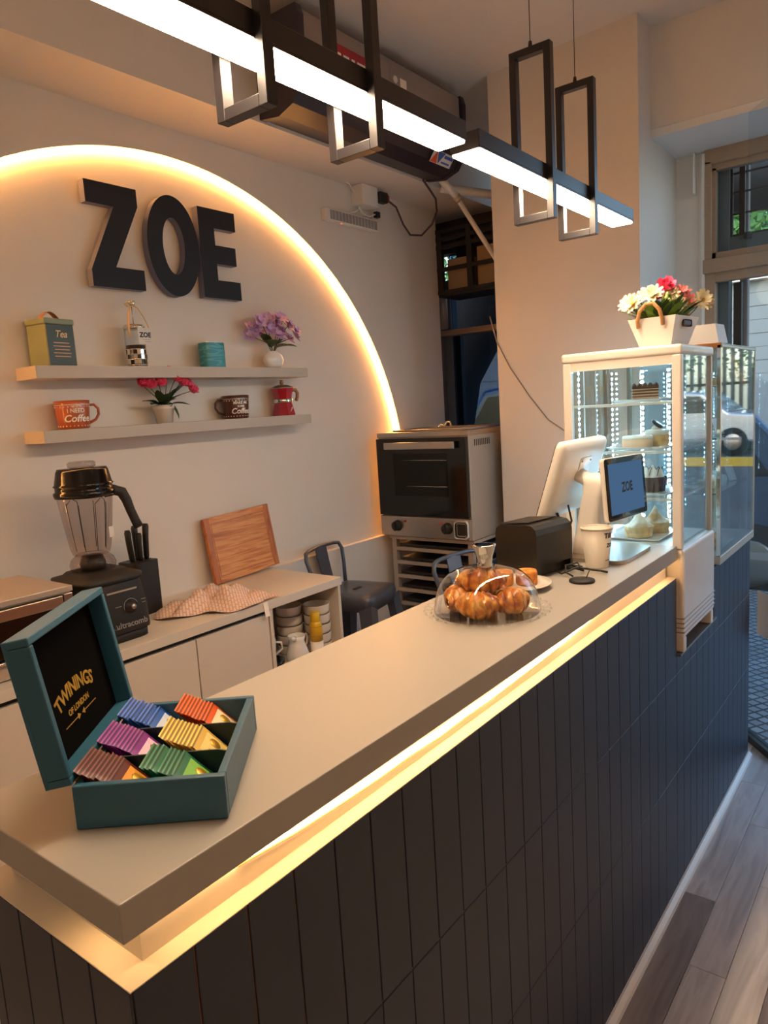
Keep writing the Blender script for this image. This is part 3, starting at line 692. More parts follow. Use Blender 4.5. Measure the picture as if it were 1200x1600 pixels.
for (tp, W_) in (((.03, -.105, .105), .028), ((.03, -.07, .085), .034), ((.045, -.05, .08), .036), ((.05, -.02, .085), .038), ((.04, -.045, .135), .026), ((.05, .02, .10), .034), ((.04, .045, .115), .03), ((.05, .085, .082), .034), ((.055, .045, .025), .03), ((.03, .055, .16), .022), ((.03, .03, .14), .03), ((.05, -.01, .12), .034), ((.03, .075, .175), .02), ((.05, .0, .07), .03)):
    leaf(t, (tp[0]*0.2, tp[1]*0.25, 0.07 if tp[2] > 0.05 else 0.085), tp, W_*1.3)
# red moka pot
t = thing('moka_pot', 'red stovetop moka pot with a wooden handle', 'moka pot', (-1.765, 2.028, SL), 0.0)
G().lathe([(0.053, 0), (0.055, 0.004), (0.041, 0.056), (0.041, 0.058)], 8, a0=PI/8, smooth=False).to('boiler', 'moka_red', t)
G().lathe([(0.042, 0.056), (0.044, 0.058), (0.044, 0.072), (0.042, 0.074)], 32).to('band', 'chrome', t)
G().lathe([(0.041, 0.074), (0.052, 0.118), (0.053, 0.120), (0.049, 0.120), (0.039, 0.078)], 8, a0=PI/8, smooth=False).to('upper_pot', 'moka_red', t)
G().lathe([(0.053, 0.120), (0.050, 0.125), (0.028, 0.134), (0.0, 0.138)], 32).to('lid', 'steel', t)
G().lathe([(0.006, 0.137), (0.010, 0.145), (0.007, 0.150), (0.009, 0.156), (0.0, 0.158)], 16).to('knob', 'wood_knob', t)
g = G(); g.tube([(0.01, 0.050, 0.112), (0.012, 0.072, 0.113), (0.014, 0.081, 0.098), (0.014, 0.078, 0.078), (0.014, 0.070, 0.065)], 0.008, 8); g.to('handle', 'wood_knob', t)
g = G(); g.tube([(0.0497, -0.005, 0.018), (0.049, 0.004, 0.030), (0.0485, 0.0075, 0.035), (0.0487, 0.003, 0.033)], 0.0016, 5); g.to('emblem', 'print_white', t)

# ================================================================ BACK COUNTER
BX = -1.367; BT = 0.85
tag(G().box(XO+0.002, BX, -0.9, 1.888, BT-0.033, BT, bev=0.0015).to('worktop', 'cabinet'), 'cream worktop along the sign wall', 'worktop')
def cab(label, y0, y1, doors):
    c_ = thing('base_cabinet', label, 'cabinet', (BX, (y0+y1)/2, 0), 0, 'base cabinets under the worktop'); h = (y1-y0)/2
    G().box(-0.41, -0.035, -h+0.0005, h-0.0005, 0.0, BT-0.034).to('carcass', 'cabinet', c_)
    g = G(); g.box(-0.035, -0.028, -h, h, BT-0.055, BT-0.034); g.to('finger_rail', 'black_soft', c_)
    for a, b in doors:
        G().box(-0.032, -0.012, a - (y0+y1)/2 + 0.0015, b - (y0+y1)/2 - 0.0015, 0.08, BT-0.052, bev=0.001, seg=1).to('door', 'cabinet', c_)
cab('cream base cabinet behind the open tea box', -0.85, 0.715, [(-0.85, -0.1), (-0.1, 0.715)])
cab('cream base cabinet below the blender', 0.717, 1.142, [(0.717, 1.142)])
cab('cream base cabinet below the pink towel', 1.144, 1.478, [(1.144, 1.478)])
t = thing('open_cabinet', 'cream open shelf unit at the end of the worktop', 'cabinet', (BX, 1.683, 0))
for (a, b, n_) in ((-0.203, -0.187, 'side_panel'), (0.187, 0.203, 'side_panel')):
    G().box(-0.41, -0.008, a, b, 0.0, BT-0.034, bev=0.0008, seg=1).to(n_, 'cabinet', t)
SH = 0.545
for zz in (SH-0.016, 0.06): G().box(-0.41, -0.010, -0.187, 0.187, zz, zz+0.016).to('shelf', 'cabinet', t)
G().box(-0.415, -0.41, -0.203, 0.203, 0.0, BT-0.034).to('back_panel', 'cabinet', t)
# crockery in the open cabinet
def bowl_stack(label, loc, r, n_, hstep, group):
    for k in range(n_):
        o = G().lathe([(r*0.84, 0), (r*0.90, 0.003), (r*0.97, 0.012), (r, 0.038), (r*1.01, 0.040), (r*0.96, 0.040), (r*0.93, 0.014), (0, 0.009)], 28).to('bowl', 'ceramic', None, None, (loc[0], loc[1], loc[2] + k*hstep))
        nm = ['bottom', 'second', 'third', 'fourth', 'fifth', 'sixth', 'top'][k if k < n_-1 else 6]
        tag(o, f'white bowl, {nm} of the {label} stack in the open cabinet', 'bowl', group)
bowl_stack('left', (-1.54, 1.738, SH), 0.056, 5, 0.0405, 'stacked white bowls in the open cabinet')
bowl_stack('right', (-1.449, 1.810, SH), 0.056, 5, 0.0405, 'stacked white bowls in the open cabinet')
t = thing('milk_jug', 'white ceramic milk jug in the open cabinet', 'jug', (-1.442, 1.675, SH), 0)
G().lathe([(0.034, 0), (0.045, 0.006), (0.046, 0.03), (0.034, 0.072), (0.031, 0.085), (0.037, 0.104), (0.035, 0.104), (0.029, 0.086), (0.032, 0.07), (0.042, 0.03), (0, 0.012)], 28).to('body', 'white_gloss', t)
g = G(); g.tube([(0.012, -0.024, 0.096), (0.016, -0.038, 0.103), (0.018, -0.046, 0.106)], 0.011, 8, rs=[0.012, 0.009, 0.004]); g.to('spout', 'white_gloss', t)
g = G(); g.tube([(0, 0.033, 0.093), (0, 0.054, 0.096), (0, 0.062, 0.078), (0, 0.055, 0.055), (0, 0.041, 0.047)], 0.0045, 8); g.to('handle', 'white_gloss', t)
t = thing('spray_can', 'yellow capped spray can in the open cabinet', 'spray can', (-1.396, 1.743, SH), 0)
G().lathe([(0.024, 0), (0.026, 0.003), (0.026, 0.07)], 24).to('lower_label', 'print_white', t)
G().lathe([(0.0261, 0.07), (0.0261, 0.135), (0.021, 0.150), (0.018, 0.152)], 24).to('can', 'spray_yellow', t)
G().lathe([(0.020, 0.150), (0.0205, 0.152), (0.0195, 0.188), (0.016, 0.191), (0, 0.191)], 24).to('cap', 'spray_yellow', t)
g = G()
for zz, hw in ((0.130, 0.5), (0.092, 0.75)):
    g.lathe([(0.0262, zz), (0.0264, zz+0.0005), (0.0262, zz+0.0015)], 24, flat_caps=False)
g.to('print_line', 'wood_knob', t)
tag(G().lathe([(0.026, 0), (0.03, 0.004), (0.048, 0.028), (0.053, 0.052), (0.05, 0.052), (0.044, 0.028), (0, 0.012)], 28).to('black_bowl', 'black_gloss', None, None, (-1.43, 1.52, SH)), 'small black bowl at the edge of the open cabinet', 'bowl')
t = thing('white_cup', 'white cup tilted on the saucers behind the black bowl', 'cup', (-1.522, 1.572, SH), 0)
G().lathe([(0.03, 0), (0.036, 0.005), (0.045, 0.06), (0.047, 0.105), (0.044, 0.105), (0.04, 0.06), (0, 0.012)], 24).to('body', 'white_gloss', t)
g = G(); g.tube([(0.03, 0.03, 0.09), (0.045, 0.05, 0.085), (0.048, 0.052, 0.06), (0.032, 0.03, 0.04)], 0.005, 8); g.to('handle', 'white_gloss', t)

# blender
t = thing('blender', 'black countertop blender with a smoky jug', 'blender', (-1.555, 0.915, BT), 0); t.scale = (1.05, 1.05, 1.04)
g = G()
def sq(hx, hy, z, n_=6, off=0.0):
    return [(hx*math.copysign(abs(math.cos(a))**0.35, math.cos(a)) + off, hy*math.copysign(abs(math.sin(a))**0.35, math.sin(a)), z) for a in [2*PI*k/32 for k in range(32)]]
def loft(g, rings, cap=True, smooth=True):
    n_ = len(rings[0]); v = [p for r_ in rings for p in r_]; f = []
    for i in range(len(rings)-1):
        for k in range(n_): f.append((i*n_+k, i*n_+(k+1) % n_, (i+1)*n_+(k+1) % n_, (i+1)*n_+k))
    if cap: f += [tuple(range(n_-1, -1, -1)), tuple((len(rings)-1)*n_+k for k in range(n_))]
    g.add(v, f, smooth)
loft(g, [sq(.112, .103, 0), sq(.112, .103, .03)]); loft(g, [sq(.118, .110, .028), sq(.119, .111, .035), sq(.116, .108, .10), sq(.106, .098, .175), sq(.104, .096, .19)], True)
g.to('base', 'black_soft', t)
g = G(); loft(g, [sq(.113, .104, .186), sq(.113, .104, .20), sq(.085, .08, .207), sq(.072, .07, .217)]); g.to('base_deck', 'black_soft', t)
Mb = frame_M((.1185, 0.03, .05), (0, 1, 0), (0.09, 0, 1))
lettering('ultracomb', 0.026, frame_M((.1195, 0.028, .053), (0, 1, 0), (-0.06, 0, 1)), 'groove_grey', t, ext=0.0004, bold=0.0003)
g = G(); g.tube([(.1195, -0.034, .046), (.119, -0.026, .061), (.1195, -0.018, .046)], 0.0011, 5, closed=True); g.to('logo_triangle', 'groove_grey', t)
g = G(); g.lathe([(0.021, 0), (0.021, 0.002), (0.014, 0.003), (0.013, 0.016), (0.0, 0.017)], 24, M=T(.1155, 0.032, .105) @ Matrix.Rotation(PI/2-0.1, 4, 'Y')); g.to('speed_knob', 'black', t)
g = G(); g.lathe([(0.0085, 0.016), (0.008, 0.019), (0, 0.0195)], 20, M=T(.1155, 0.032, .105) @ Matrix.Rotation(PI/2-0.1, 4, 'Y')); g.to('knob_cap', 'steel', t)
g = G(); g.tube([(.117 - 0.004*(math.sin(a)), 0.032 + 0.024*math.cos(a), .105 + 0.024*math.sin(a)) for a in [PI*0.1 + PI*1.0*k/16 for k in range(17)]], 0.0011, 5); g.to('dial_mark', 'groove_grey', t)
g = G(); g.box(.110, .1125, -0.04, 0.06, .155, .160); g.box(.1165, .1172, 0.068, 0.084, .118, .1195); g.box(.1165, .1172, 0.07, 0.082, .108, .1095); g.box(.1165, .1172, -0.02, 0.0, .112, .1135); g.to('marking', 'steel_dull', t)
JX = -0.012; JR = math.radians(28)
g = G()
jug = [(.040, .207), (.062, .213), (.068, .235), (.062, .252), (.046, .268)]
g.lathe(jug, 32, c=(JX, 0, 0)); g.to('jug_foot', 'glass_smoke', t)
G().lathe([(.0, .213), (.036, .213), (.038, .24), (.03, .262), (0, .263)], 24, c=(JX, 0, 0)).to('blade_assembly', 'dark_metal', t)
g = G()
def jr(r, z, p=0.6):
    return [(JX + M_.x, M_.y, z) for M_ in [rz(JR) @ Vector((r*math.copysign(abs(math.cos(a))**p, math.cos(a)), r*math.copysign(abs(math.sin(a))**p, math.sin(a)), 0)) for a in [2*PI*k/36 for k in range(36)]]]
loft(g, [jr(.047, .266), jr(.053, .29), jr(.062, .36), jr(.068, .42), jr(.072, .455)], cap=False); g.to('jug', 'glass_smoke', t)
g = G()
for k in range(8):
    a = JR + PI/4*k + 0.2
    g.tube([(JX + r_*math.cos(a), r_*math.sin(a), z_) for r_, z_ in ((.045, .28), (.052, .34), (.058, .40), (.06, .425))], 0.0012, 4)
    if k % 2: g.tube([(JX + .06*math.cos(a), .06*math.sin(a), .425), (JX + .06*math.cos(a+0.35), .06*math.sin(a+0.35), .44)], 0.0012, 4)
g.to('jug_ribs', 'black', t)
g = G(); loft(g, [jr(.075, .445), jr(.078, .455), jr(.078, .462), jr(.073, .466), jr(.073, .478), jr(.077, .482), jr(.073, .487), jr(.066, .525), jr(.062, .533)]); g.to('jug_lid', 'black_gloss', t)
g = G(); g.lathe([(.030, .532), (.040, .537), (.041, .548), (.034, .553), (0, .554)], 24, c=(JX, 0, 0)); g.to('lid_cap', 'glass_smoke', t)
hd = Vector((math.cos(math.radians(70)), math.sin(math.radians(70)), 0))
g = G(); g.tube([tuple(Vector((JX, 0, z_)) + hd*r_) for r_, z_ in ((.055, .452), (.085, .456), (.108, .447), (.120, .42), (.129, .385), (.140, .352), (.148, .330))], 0.014, 10, flat=(0.8, 1.1), rs=[.016, .016, .016, .014, .013, .013, .014]); g.to('jug_handle', 'black_soft', t)
G().box(.056, .0572, 0.03, 0.046, .315, .348, M=T(JX, 0, 0) @ rz(0.05)).to('sticker', 'paper', t)

# knife block with knives standing in it
t = thing('knife_block', 'black square knife block behind the blender', 'knife block', (-1.70, 1.165, BT), math.radians(8))
g = G(); loft(g, [sq(.052, .056, 0), sq(.052, .056, .19)], smooth=False); g.to('body', 'black_soft', t)
g = G(); loft(g, [sq(.046, .05, .1901), sq(.046, .05, .1915)], smooth=False); g.to('bristle_insert', 'black', t)
for i, (dx, dy, lean, hh, lab) in enumerate(((0.0, -0.022, -0.10, 0.115, 'leftmost black knife handle in the knife block'), (0.01, 0.004, 0.0, 0.10, 'short black knife handle in the middle of the knife block'), (-0.012, 0.010, -0.05, 0.125, 'black knife handle standing at the back of the knife block'), (0.0, 0.036, 0.06, 0.128, 'rightmost and tallest black knife handle in the knife block'))):
    k_ = thing('kitchen_knife', lab, 'knife', (-1.70+dx, 1.165+dy, BT+0.1925), 0, 'knives in the knife block'); k_.rotation_euler = (-lean*1.0, 0, 0)
    g = G(); g.tube([(0, 0, 0.0), (0, 0, 0.012), (0, 0, hh*0.6), (0, 0.002, hh-0.01), (0, 0.003, hh)], 0.011, 10, rs=[.010, .012, .0125, .0135, .010], flat=(0.8, 1.0)); g.to('handle', 'black', k_)

# cutting board leaning on the wall
A = Vector((-1.772, 1.553, BT+0.001)); 
t = thing('cutting_board', 'wooden cutting board leaning against the wall behind the towel', 'cutting board', tuple(A))
Bq = Matrix.Rotation(math.radians(-1.2), 4, 'Z') @ Matrix.Rotation(math.radians(-6), 4, 'Y')
Mq = frame_M((0, 0, 0), (0, 1, 0), (-0.13, 0, 1)); Wb, Hb, Tb = 0.365, 0.276, 0.018
Mtilt = Mq @ Matrix.Rotation(math.radians(2.5), 4, 'Z')
cap = 0.028
for k in range(6):
    h0 = Hb*k/6; g = G(); g.box(cap, Wb-cap, h0+0.0002, h0+Hb/6-0.0002, 0, Tb-0.0015, bev=0.0006, seg=1, M=Mtilt); g.to('plank', 'board_wood', t)
for a, b in ((0, cap), (Wb-cap, Wb)): G().box(a, b, 0, Hb, 0, Tb, bev=0.002, M=Mtilt).to('end_strip', 'board_wood_dark', t)
g = G(); m_ = 0.032
for (a, b, c_, d_) in ((m_, Wb-m_, Hb-0.03, Hb-0.026), (m_, Wb-m_, 0.026, 0.03), (m_, m_+0.004, 0.026, Hb-0.026), (Wb-m_-0.004, Wb-m_, 0.026, Hb-0.026)):
    g.box(a, b, c_, d_, Tb-0.0014, Tb-0.0008, M=Mtilt)
g.to('juice_groove', 'board_wood_dark', t)

# tea towel crumpled on the worktop
t = thing('tea_towel', 'crumpled pink patterned tea towel on the worktop', 'towel', (-1.53, 1.36, BT))
def tw(u, v):
    a = 2*PI*v; rr = 1 + 0.12*math.sin(3*a+0.5) + 0.08*math.sin(5*a+1.9)
    ca, sa = math.cos(a), math.sin(a)
    x_ = (0.155*ca + 0.03*sa)*rr*u; y_ = (0.215*sa - 0.02*ca)*rr*u
    ridge = abs(math.sin(16*y_ + 9*x_ + 1.2*math.sin(14*x_)))**0.7
    z_ = 0.004 + 0.046*(1-u**2.6)*ridge + 0.022*(1-u**1.5)*(0.5+0.5*math.sin(37*x_-15*y_)) + 0.006*math.sin(70*y_+30*x_)*(1-u**3) + 0.007*math.sin(5*a)*u*(1-u)*4 + 0.004*(1+math.sin(9*a))*u
    return (x_, y_, max(0.002, z_))
g = G(); g.grid(tw, 40, 96, cv=True); g.to('cloth', 'towel', t)
g = G(); g.grid(lambda u, v: (0.10 + 0.055*u - 0.0, 0.085 + 0.075*v + 0.02*u, 0.012 - 0.004*u), 6, 6); g.to('cloth_corner', 'towel', t)
g = G()
M = frame_M((0.166, 0.095, -0.012), (0, 1, 0), (0.10, 0.06, -1)); g.box(-0.011, 0.011, -0.012, 0.042, 0, 0.001, M=M); g.to('care_label', 'print_white', t, 'white sewn-in label')
g = G(); g.box(-0.006, 0.006, 0.0, 0.012, 0.0011, 0.0015, M=M); g.to('label_print', 'groove_grey', t)

# mini oven at the left
t = thing('toaster_oven', 'stainless mini oven cut off at the left edge', 'oven', (-1.585, 0.595, BT), math.radians(0))
G().box(-0.165, 0.145, -0.42, 0.165, 0.012, 0.205, bev=0.003).to('body', 'steel', t)
G().box(-0.17, 0.150, -0.425, 0.170, 0.205, 0.222, bev=0.002).to('top_cover', 'steel_dull', t)
G().box(0.145, 0.158, -0.41, 0.135, 0.055, 0.202, bev=0.003).to('door', 'black_gloss', t)
d_ = t.children[-1]
G().box(0.158, 0.164, -0.41, 0.130, 0.168, 0.200, bev=0.002).to('door_rail', 'steel', d_)
G().box(0.145, 0.156, 0.137, 0.165, 0.02, 0.202, bev=0.002).to('side_post', 'steel', t)
G().box(0.145, 0.160, -0.42, 0.165, 0.004, 0.050, bev=0.003).to('control_strip', 'steel_dull', t)
g = G(); g.tube([(0.150, -0.40, 0.056), (0.172, -0.39, 0.056), (0.172, 0.12, 0.056), (0.150, 0.13, 0.056)], 0.005, 8); g.to('handle', 'chrome', t)
lettering('DY', 0.018, frame_M((0.1605, -0.005, 0.022), (0, 1, 0), (0, 0, 1)), 'print_white', t, ext=0.0003, bold=0.0006)

# ================================================================ STOOLS
def stool(label, loc, rzv):
    t = thing('metal_stool', label, 'stool', loc, rzv, 'metal bar stools behind the counter'); H = 0.70; hs = 0.15
    def rs_(h, z, p=0.28): return [(h*math.copysign(abs(math.cos(a))**p, math.cos(a)), h*math.copysign(abs(math.sin(a))**p, math.sin(a)), z) for a in [2*PI*(k+0.5)/40 for k in range(40)]]
    g = G(); loft(g, [rs_(.148, H-.075), rs_(.150, H-.03), rs_(.147, H-.010), rs_(.138, H-.002), rs_(.10, H), rs_(.04, H-.003)], cap=True); g.to('seat', 'stool_blue', t)
    g = G(); g.box(-.010, .010, -.03, .03, H-.0045, H+.0008, bev=.003); g.to('hand_slot', 'black', t)
    for sx in (-1, 1):
        for sy in (-1, 1):
            g = G(); g.add([(sx*.148, sy*.148, H-.04), (sx*.085, sy*.148, H-.07), (sx*.148, sy*.085, H-.07), (sx*.10, sy*.10, H-.07), (sx*.205, sy*.205, 0), (sx*.17, sy*.205, 0), (sx*.205, sy*.17, 0), (sx*.175, sy*.175, 0)],
                           [(0, 1, 5, 4), (0, 2, 6, 4), (1, 3, 7, 5), (2, 3, 7, 6), (4, 5, 7, 6), (0, 1, 3, 2)]); g.to('leg', 'stool_blue', t)
    for sx in (-1, 1):
        G().box(sx*.166-.006, sx*.166+.006, -.165, .165, .24, .262).to('foot_bar', 'stool_blue', t)
        G().box(-.165, .165, sx*.166-.006, sx*.166+.006, .24, .262).to('foot_bar', 'stool_blue', t)
    g = G(); bx = -.14
    path = [(bx, -.135, H-.03), (bx-.01, -.15, H+.08), (bx-.025, -.165, H+.155), (bx-.035, -.150, H+.185), (bx-.045, -.11, H+.190), (bx-.055, 0, H+.192), (bx-.045, .11, H+.190), (bx-.035, .150, H+.185), (bx-.025, .165, H+.155), (bx-.01, .15, H+.08), (bx, .135, H-.03)]
    g.tube(path, .0095, 10); g.to('back_tube', 'stool_blue', t)
    g = G(); g.grid(lambda u, v: (bx + .002 - .052*u**0.8, (v-.5)*.085*(1+.15*u), H-.03+.225*u), 8, 4); g.grid(lambda u, v: (bx + .006 - .052*u**0.8, (v-.5)*.085*(1+.15*u), H-.03+.225*u), 8, 4); g.to('back_splat', 'stool_blue', t)
stool('dark grey metal stool between the worktop and the oven', (-1.578, 2.232, 0), math.radians(10.8))
stool('dark grey metal stool mostly hidden behind the glass cake dome', (-0.86, 2.24, 0.0), math.radians(-4))

# ================================================================ OVEN AND RACK
OX0, OX1, OY, OZ0, OZ1 = -1.775, -1.222, 2.72, 0.855, 1.402
t = thing('convection_oven', 'stainless convection oven with a black glass door', 'oven', ((OX0+OX1)/2, OY, OZ0), 0); W2 = (OX1-OX0)/2; OH = OZ1-OZ0
G().box(-W2, W2, 0.0, 0.50, 0.0, OH-0.003, bev=0.003).to('casing', 'steel_dull', t)
G().box(-W2-0.004, W2+0.004, -0.006, 0.50, OH-0.026, OH, bev=0.002).to('top_plate', 'steel', t)
d_ = G().box(-W2+0.004, W2-0.004, -0.028, -0.001, 0.118, OH-0.03, bev=0.003).to('door', 'black_gloss', t)
G().box(-0.165, 0.165, -0.0284, -0.0278, 0.222, 0.44).to('door_window', 'glass_oven', d_, 'smoky inner window')
g = G(); g.box(-0.165, 0.165, -0.0279, -0.0276, 0.222, 0.44); g.to('window_lining', 'oven_lining', d_)
g = G(); g.box(-0.20, 0.225, -0.060, -0.050, 0.463, 0.498, bev=0.003); g.box(-0.19, -0.17, -0.05, -0.027, 0.47, 0.49); g.box(0.19, 0.21, -0.05, -0.027, 0.47, 0.49); g.to('handle', 'steel', d_)
g = G(); g.cyl((-0.11, -0.0286, 0.405), (0.16, -0.0286, 0.405), 0.0012, None, 6); g.cyl((-0.09, -0.0286, 0.272), (0.16, -0.0286, 0.272), 0.0012, None, 6); g.to('oven_rack', 'chrome', d_)
p_ = G().box(-W2+0.002, W2-0.002, -0.022, -0.001, 0.006, 0.112, bev=0.003).to('control_panel', 'steel', t)
for kx in (-0.165, 0.145):
    g = G(); Mk = T(kx, -0.022, 0.062) @ Matrix.Rotation(PI/2, 4, 'X'); g.lathe([(0.030, 0), (0.029, 0.004), (0.026, 0.010), (0.025, 0.024), (0.022, 0.027), (0, 0.028)], 24, M=Mk); g.box(-0.005, 0.005, -0.024, 0.024, 0.02, 0.034, bev=0.002, M=Mk); g.to('knob', 'black', p_)
for kx in (-0.115, 0.11):
    g = G(); g.lathe([(0.007, 0), (0.006, 0.005), (0, 0.006)], 12, M=T(kx, -0.022, 0.088) @ Matrix.Rotation(PI/2, 4, 'X')); g.to('indicator_light', 'red_label', p_)
g = G(); g.box(0.190, 0.268, -0.028, -0.02, 0.014, 0.104, bev=0.016, seg=4); g.to('timer_bezel', 'white_gloss', p_)
g = G(); g.box(0.197, 0.261, -0.0295, -0.024, 0.022, 0.096, bev=0.013, seg=4); g.to('timer_dial', 'black', p_)
for k in range(9): G().box(W2-0.0005, W2+0.0006, 0.05+0.018*k, 0.058+0.018*k, 0.468, 0.50).to('vent_slot', 'black', t)
# trays on top of the oven
o = thing('baking_tray', 'flat metal baking tray lying on top of the oven', 'tray', (-1.48, 2.97, OZ1+0.001), 0.1)
g = G(); g.box(-0.24, 0.22, -0.19, 0.17, 0, 0.003); g.to('sheet', 'steel_dull', o)
g = G(); g.tube([(-0.24, -0.19, 0.006), (0.22, -0.19, 0.006), (0.22, 0.17, 0.006), (-0.24, 0.17, 0.006)], 0.004, 6, closed=True); g.to('rim', 'steel', o)
o = thing('wire_clamp', 'small bent chrome wire clamp on the tray above the oven', 'stand', (-1.47, 2.90, OZ1+0.012), 0.2)  # bent wire is the chrome clamp of the tray
g = G(); g.tube([(-0.035, 0, 0.002), (-0.02, 0, 0.016), (0.0, 0, 0.006), (0.012, 0, 0.026), (0.03, 0, 0.028), (0.036, 0, 0.0)], 0.0045, 8); g.to('wire', 'chrome', o)
t = thing('tray_rack', 'steel tray rack standing under the oven', 'rack', ((OX0+OX1)/2, OY+0.02, 0), 0)
for sx in (-W2+0.05, W2-0.03):
    for yy in (0.0, 0.42): G().box(sx-0.014, sx+0.014, yy, yy+0.028, 0, 0.84).to('upright', 'steel_dull', t)
G().box(-W2+0.02, W2+0.0, -0.01, 0.46, 0.836, 0.853, bev=0.002).to('rack_top', 'steel_dull', t)
for k in range(9):
    zz = 0.775 - 0.075*k
    G().box(-W2+0.065, W2-0.045, 0.0, 0.010, zz, zz+0.018).to('front_rail', 'steel_dull', t)
    for sx in (-W2+0.066, W2-0.056): G().box(sx, sx+0.012, 0.01, 0.42, zz, zz+0.004).to('slide', 'steel_dull', t)
for k in range(9):
    zz = 0.795 - 0.075*k
    o = G().box(-1.70, -1.275, OY+0.035, OY+0.42, zz, zz+0.014, bev=0.002).to('oven_tray', 'dark_metal')
    nm = ['top', 'second', 'third', 'fourth', 'fifth', 'sixth', 'seventh', 'eighth', 'lowest'][k]
    tag(o, f'dark baking tray slid in the rack under the oven, {nm} from above' if k not in (0, 8) else f'{nm} dark baking tray slid in the rack under the oven', 'tray', 'trays in the rack under the oven')

# ================================================================ SOFFIT FITTINGS
t = thing('air_curtain', 'long dark air curtain mounted under the ceiling', 'air curtain', (-1.52, 1.78, 2.652), 0); LC = 1.16
pf = [(0.004, 0.0), (0.10, -0.012), (0.17, 0.012), (0.215, 0.075), (0.225, 0.12), (0.225, 0.16), (0.004, 0.16)]
G().prism(pf, 0.02, LC-0.02, axis='y').to('lower_housing', 'curtain_dark', t)
G().box(0.004, 0.215, 0.03, LC-0.03, 0.16, 0.33, bev=0.006).to('front_cover', 'curtain_grey', t)
for a, b in ((0, 0.03), (LC-0.03, LC)): G().prism([(0.0, -0.004), (0.10, -0.018), (0.178, 0.008), (0.226, 0.075), (0.232, 0.30), (0.22, 0.335), (0.0, 0.335)], a, b, axis='y').to('end_cap', 'curtain_dark', t)
g = G(); g.prism([(0.232, 0.098), (0.234, 0.098), (0.234, 0.104), (0.232, 0.104)], 0.03, LC-0.03, axis='y'); g.to('trim_line', 'curtain_grey', t)
G().box(0.2152, 0.2162, 0.15, 0.50, 0.20, 0.275).to('red_label', 'red_label', t)
for k, (a_, b_) in enumerate(((0.17, 0.25), (0.265, 0.30), (0.315, 0.335), (0.35, 0.40), (0.415, 0.48))):
    G().box(0.2162, 0.2166, a_, b_, 0.232, 0.244).to('print_line', 'print_white', t)
G().box(0.2152, 0.2165, 0.57, 0.70, 0.19, 0.30).to('switch_plate', 'curtain_grey', t)
G().box(0.2165, 0.2185, 0.64, 0.685, 0.21, 0.27, bev=0.001).to('rocker_switch', 'print_white', t)
g = G(); g.lathe([(0.016, 0), (0.014, 0.003), (0, 0.004)], 16, M=T(0.2165, 0.605, 0.255) @ Matrix.Rotation(PI/2, 4, 'Y')); g.to('power_symbol', 'paper', t)
Ms = frame_M((0.178, 0.99, 0.012), (0, 1, 0), (0.55, 0, 0.75)); Ms = Ms @ T(0, 0.012, 0.002)
g = G(); g.box(-0.085, 0.085, -0.022, 0.035, 0.0, 0.0012, M=Ms); g.to('maker_label', 'paper', t)
g = G(); g.prism([(-0.085, -0.02), (-0.03, -0.02), (-0.055, 0.033)], 0.0013, 0.0018, M=Ms); g.to('label_triangle', 'orange_label', t)
g = G(); g.prism([(-0.05, 0.033), (0.01, 0.033), (-0.022, -0.02)], 0.0013, 0.0018, M=Ms); g.to('label_triangle', 'blue_label', t)
g = G(); g.box(0.012, 0.08, 0.012, 0.026, 0.0013, 0.0018, M=Ms); g.box(0.0, 0.07, -0.012, -0.004, 0.0013, 0.0018, M=Ms); g.to('label_bar', 'blue_label', t)
t = thing('socket_box', 'white surface socket box with a plug high on the back wall', 'socket', (XO, 2.715, 2.59), 0)
G().box(0.0, 0.075, -0.062, 0.062, -0.05, 0.048, bev=0.003).to('box', 'white_plastic', t)
G().box(0.03, 0.062, 0.0621, 0.068, -0.035, 0.035).to('socket_face', 'paper', t)
t = thing('power_plug', 'black and red mains plug in the white socket box', 'plug', (XO+0.072, 2.79, 2.595), 0)
G().box(-0.020, 0.022, -0.012, 0.055, -0.026, 0.026, bev=0.008).to('body', 'black', t)
G().box(-0.014, 0.016, 0.055, 0.072, -0.018, 0.018, bev=0.005).to('strain_relief', 'red_label', t)
o = G().tube([(-1.73, 2.86, 2.595), (-1.725, 2.93, 2.57), (-1.72, 2.98, 2.49), (-1.72, 3.04, 2.445), (-1.70, 3.12, 2.45), (-1.66, 3.17, 2.51), (-1.62, 3.16, 2.565), (-1.56, 3.06, 2.60), (-1.50, 2.86, 2.64)], 0.0055, 8).to('mains_cable', 'cable_brown'); tag(o, 'dark mains cable looping from the plug up to the air curtain', 'cable')
t = thing('socket_lead', 'short white lead with a black plug hanging below the socket box', 'cable', (XO+0.001, 2.72, 2.537), 0)
g = G(); g.tube([(0.03, -0.05, 0.0), (0.03, -0.02, -0.03), (0.03, 0.03, -0.035), (0.04, 0.07, -0.02)], 0.004, 6); g.tube([(0.02, -0.06, 0.06), (0.02, -0.10, 0.10), (0.02, -0.13, 0.105)], 0.004, 6); g.tube([(0.02, -0.03, -0.002), (0.02, -0.06, -0.025), (0.02, -0.10, -0.035)], 0.003, 6); g.to('lead', 'white_plastic', t)
G().box(0.028, 0.052, 0.07, 0.10, -0.035, -0.005, bev=0.003).to('plug_head', 'black', t)
t = thing('emergency_light', 'white emergency light bar on the back wall', 'light', (XO, 2.415, 2.44), 0)
G().box(0, 0.034, 0, 0.405, -0.003, 0.052, bev=0.004).to('body', 'white_plastic', t)
G().box(0.034, 0.0355, 0.03, 0.395, 0.003, 0.046).to('diffuser_grid', 'groove_grey', t)
for k in range(14): G().box(0.0355, 0.0362, 0.04+0.025*k, 0.042+0.025*k, 0.003, 0.046).to('grid_bar', 'white_plastic', t)
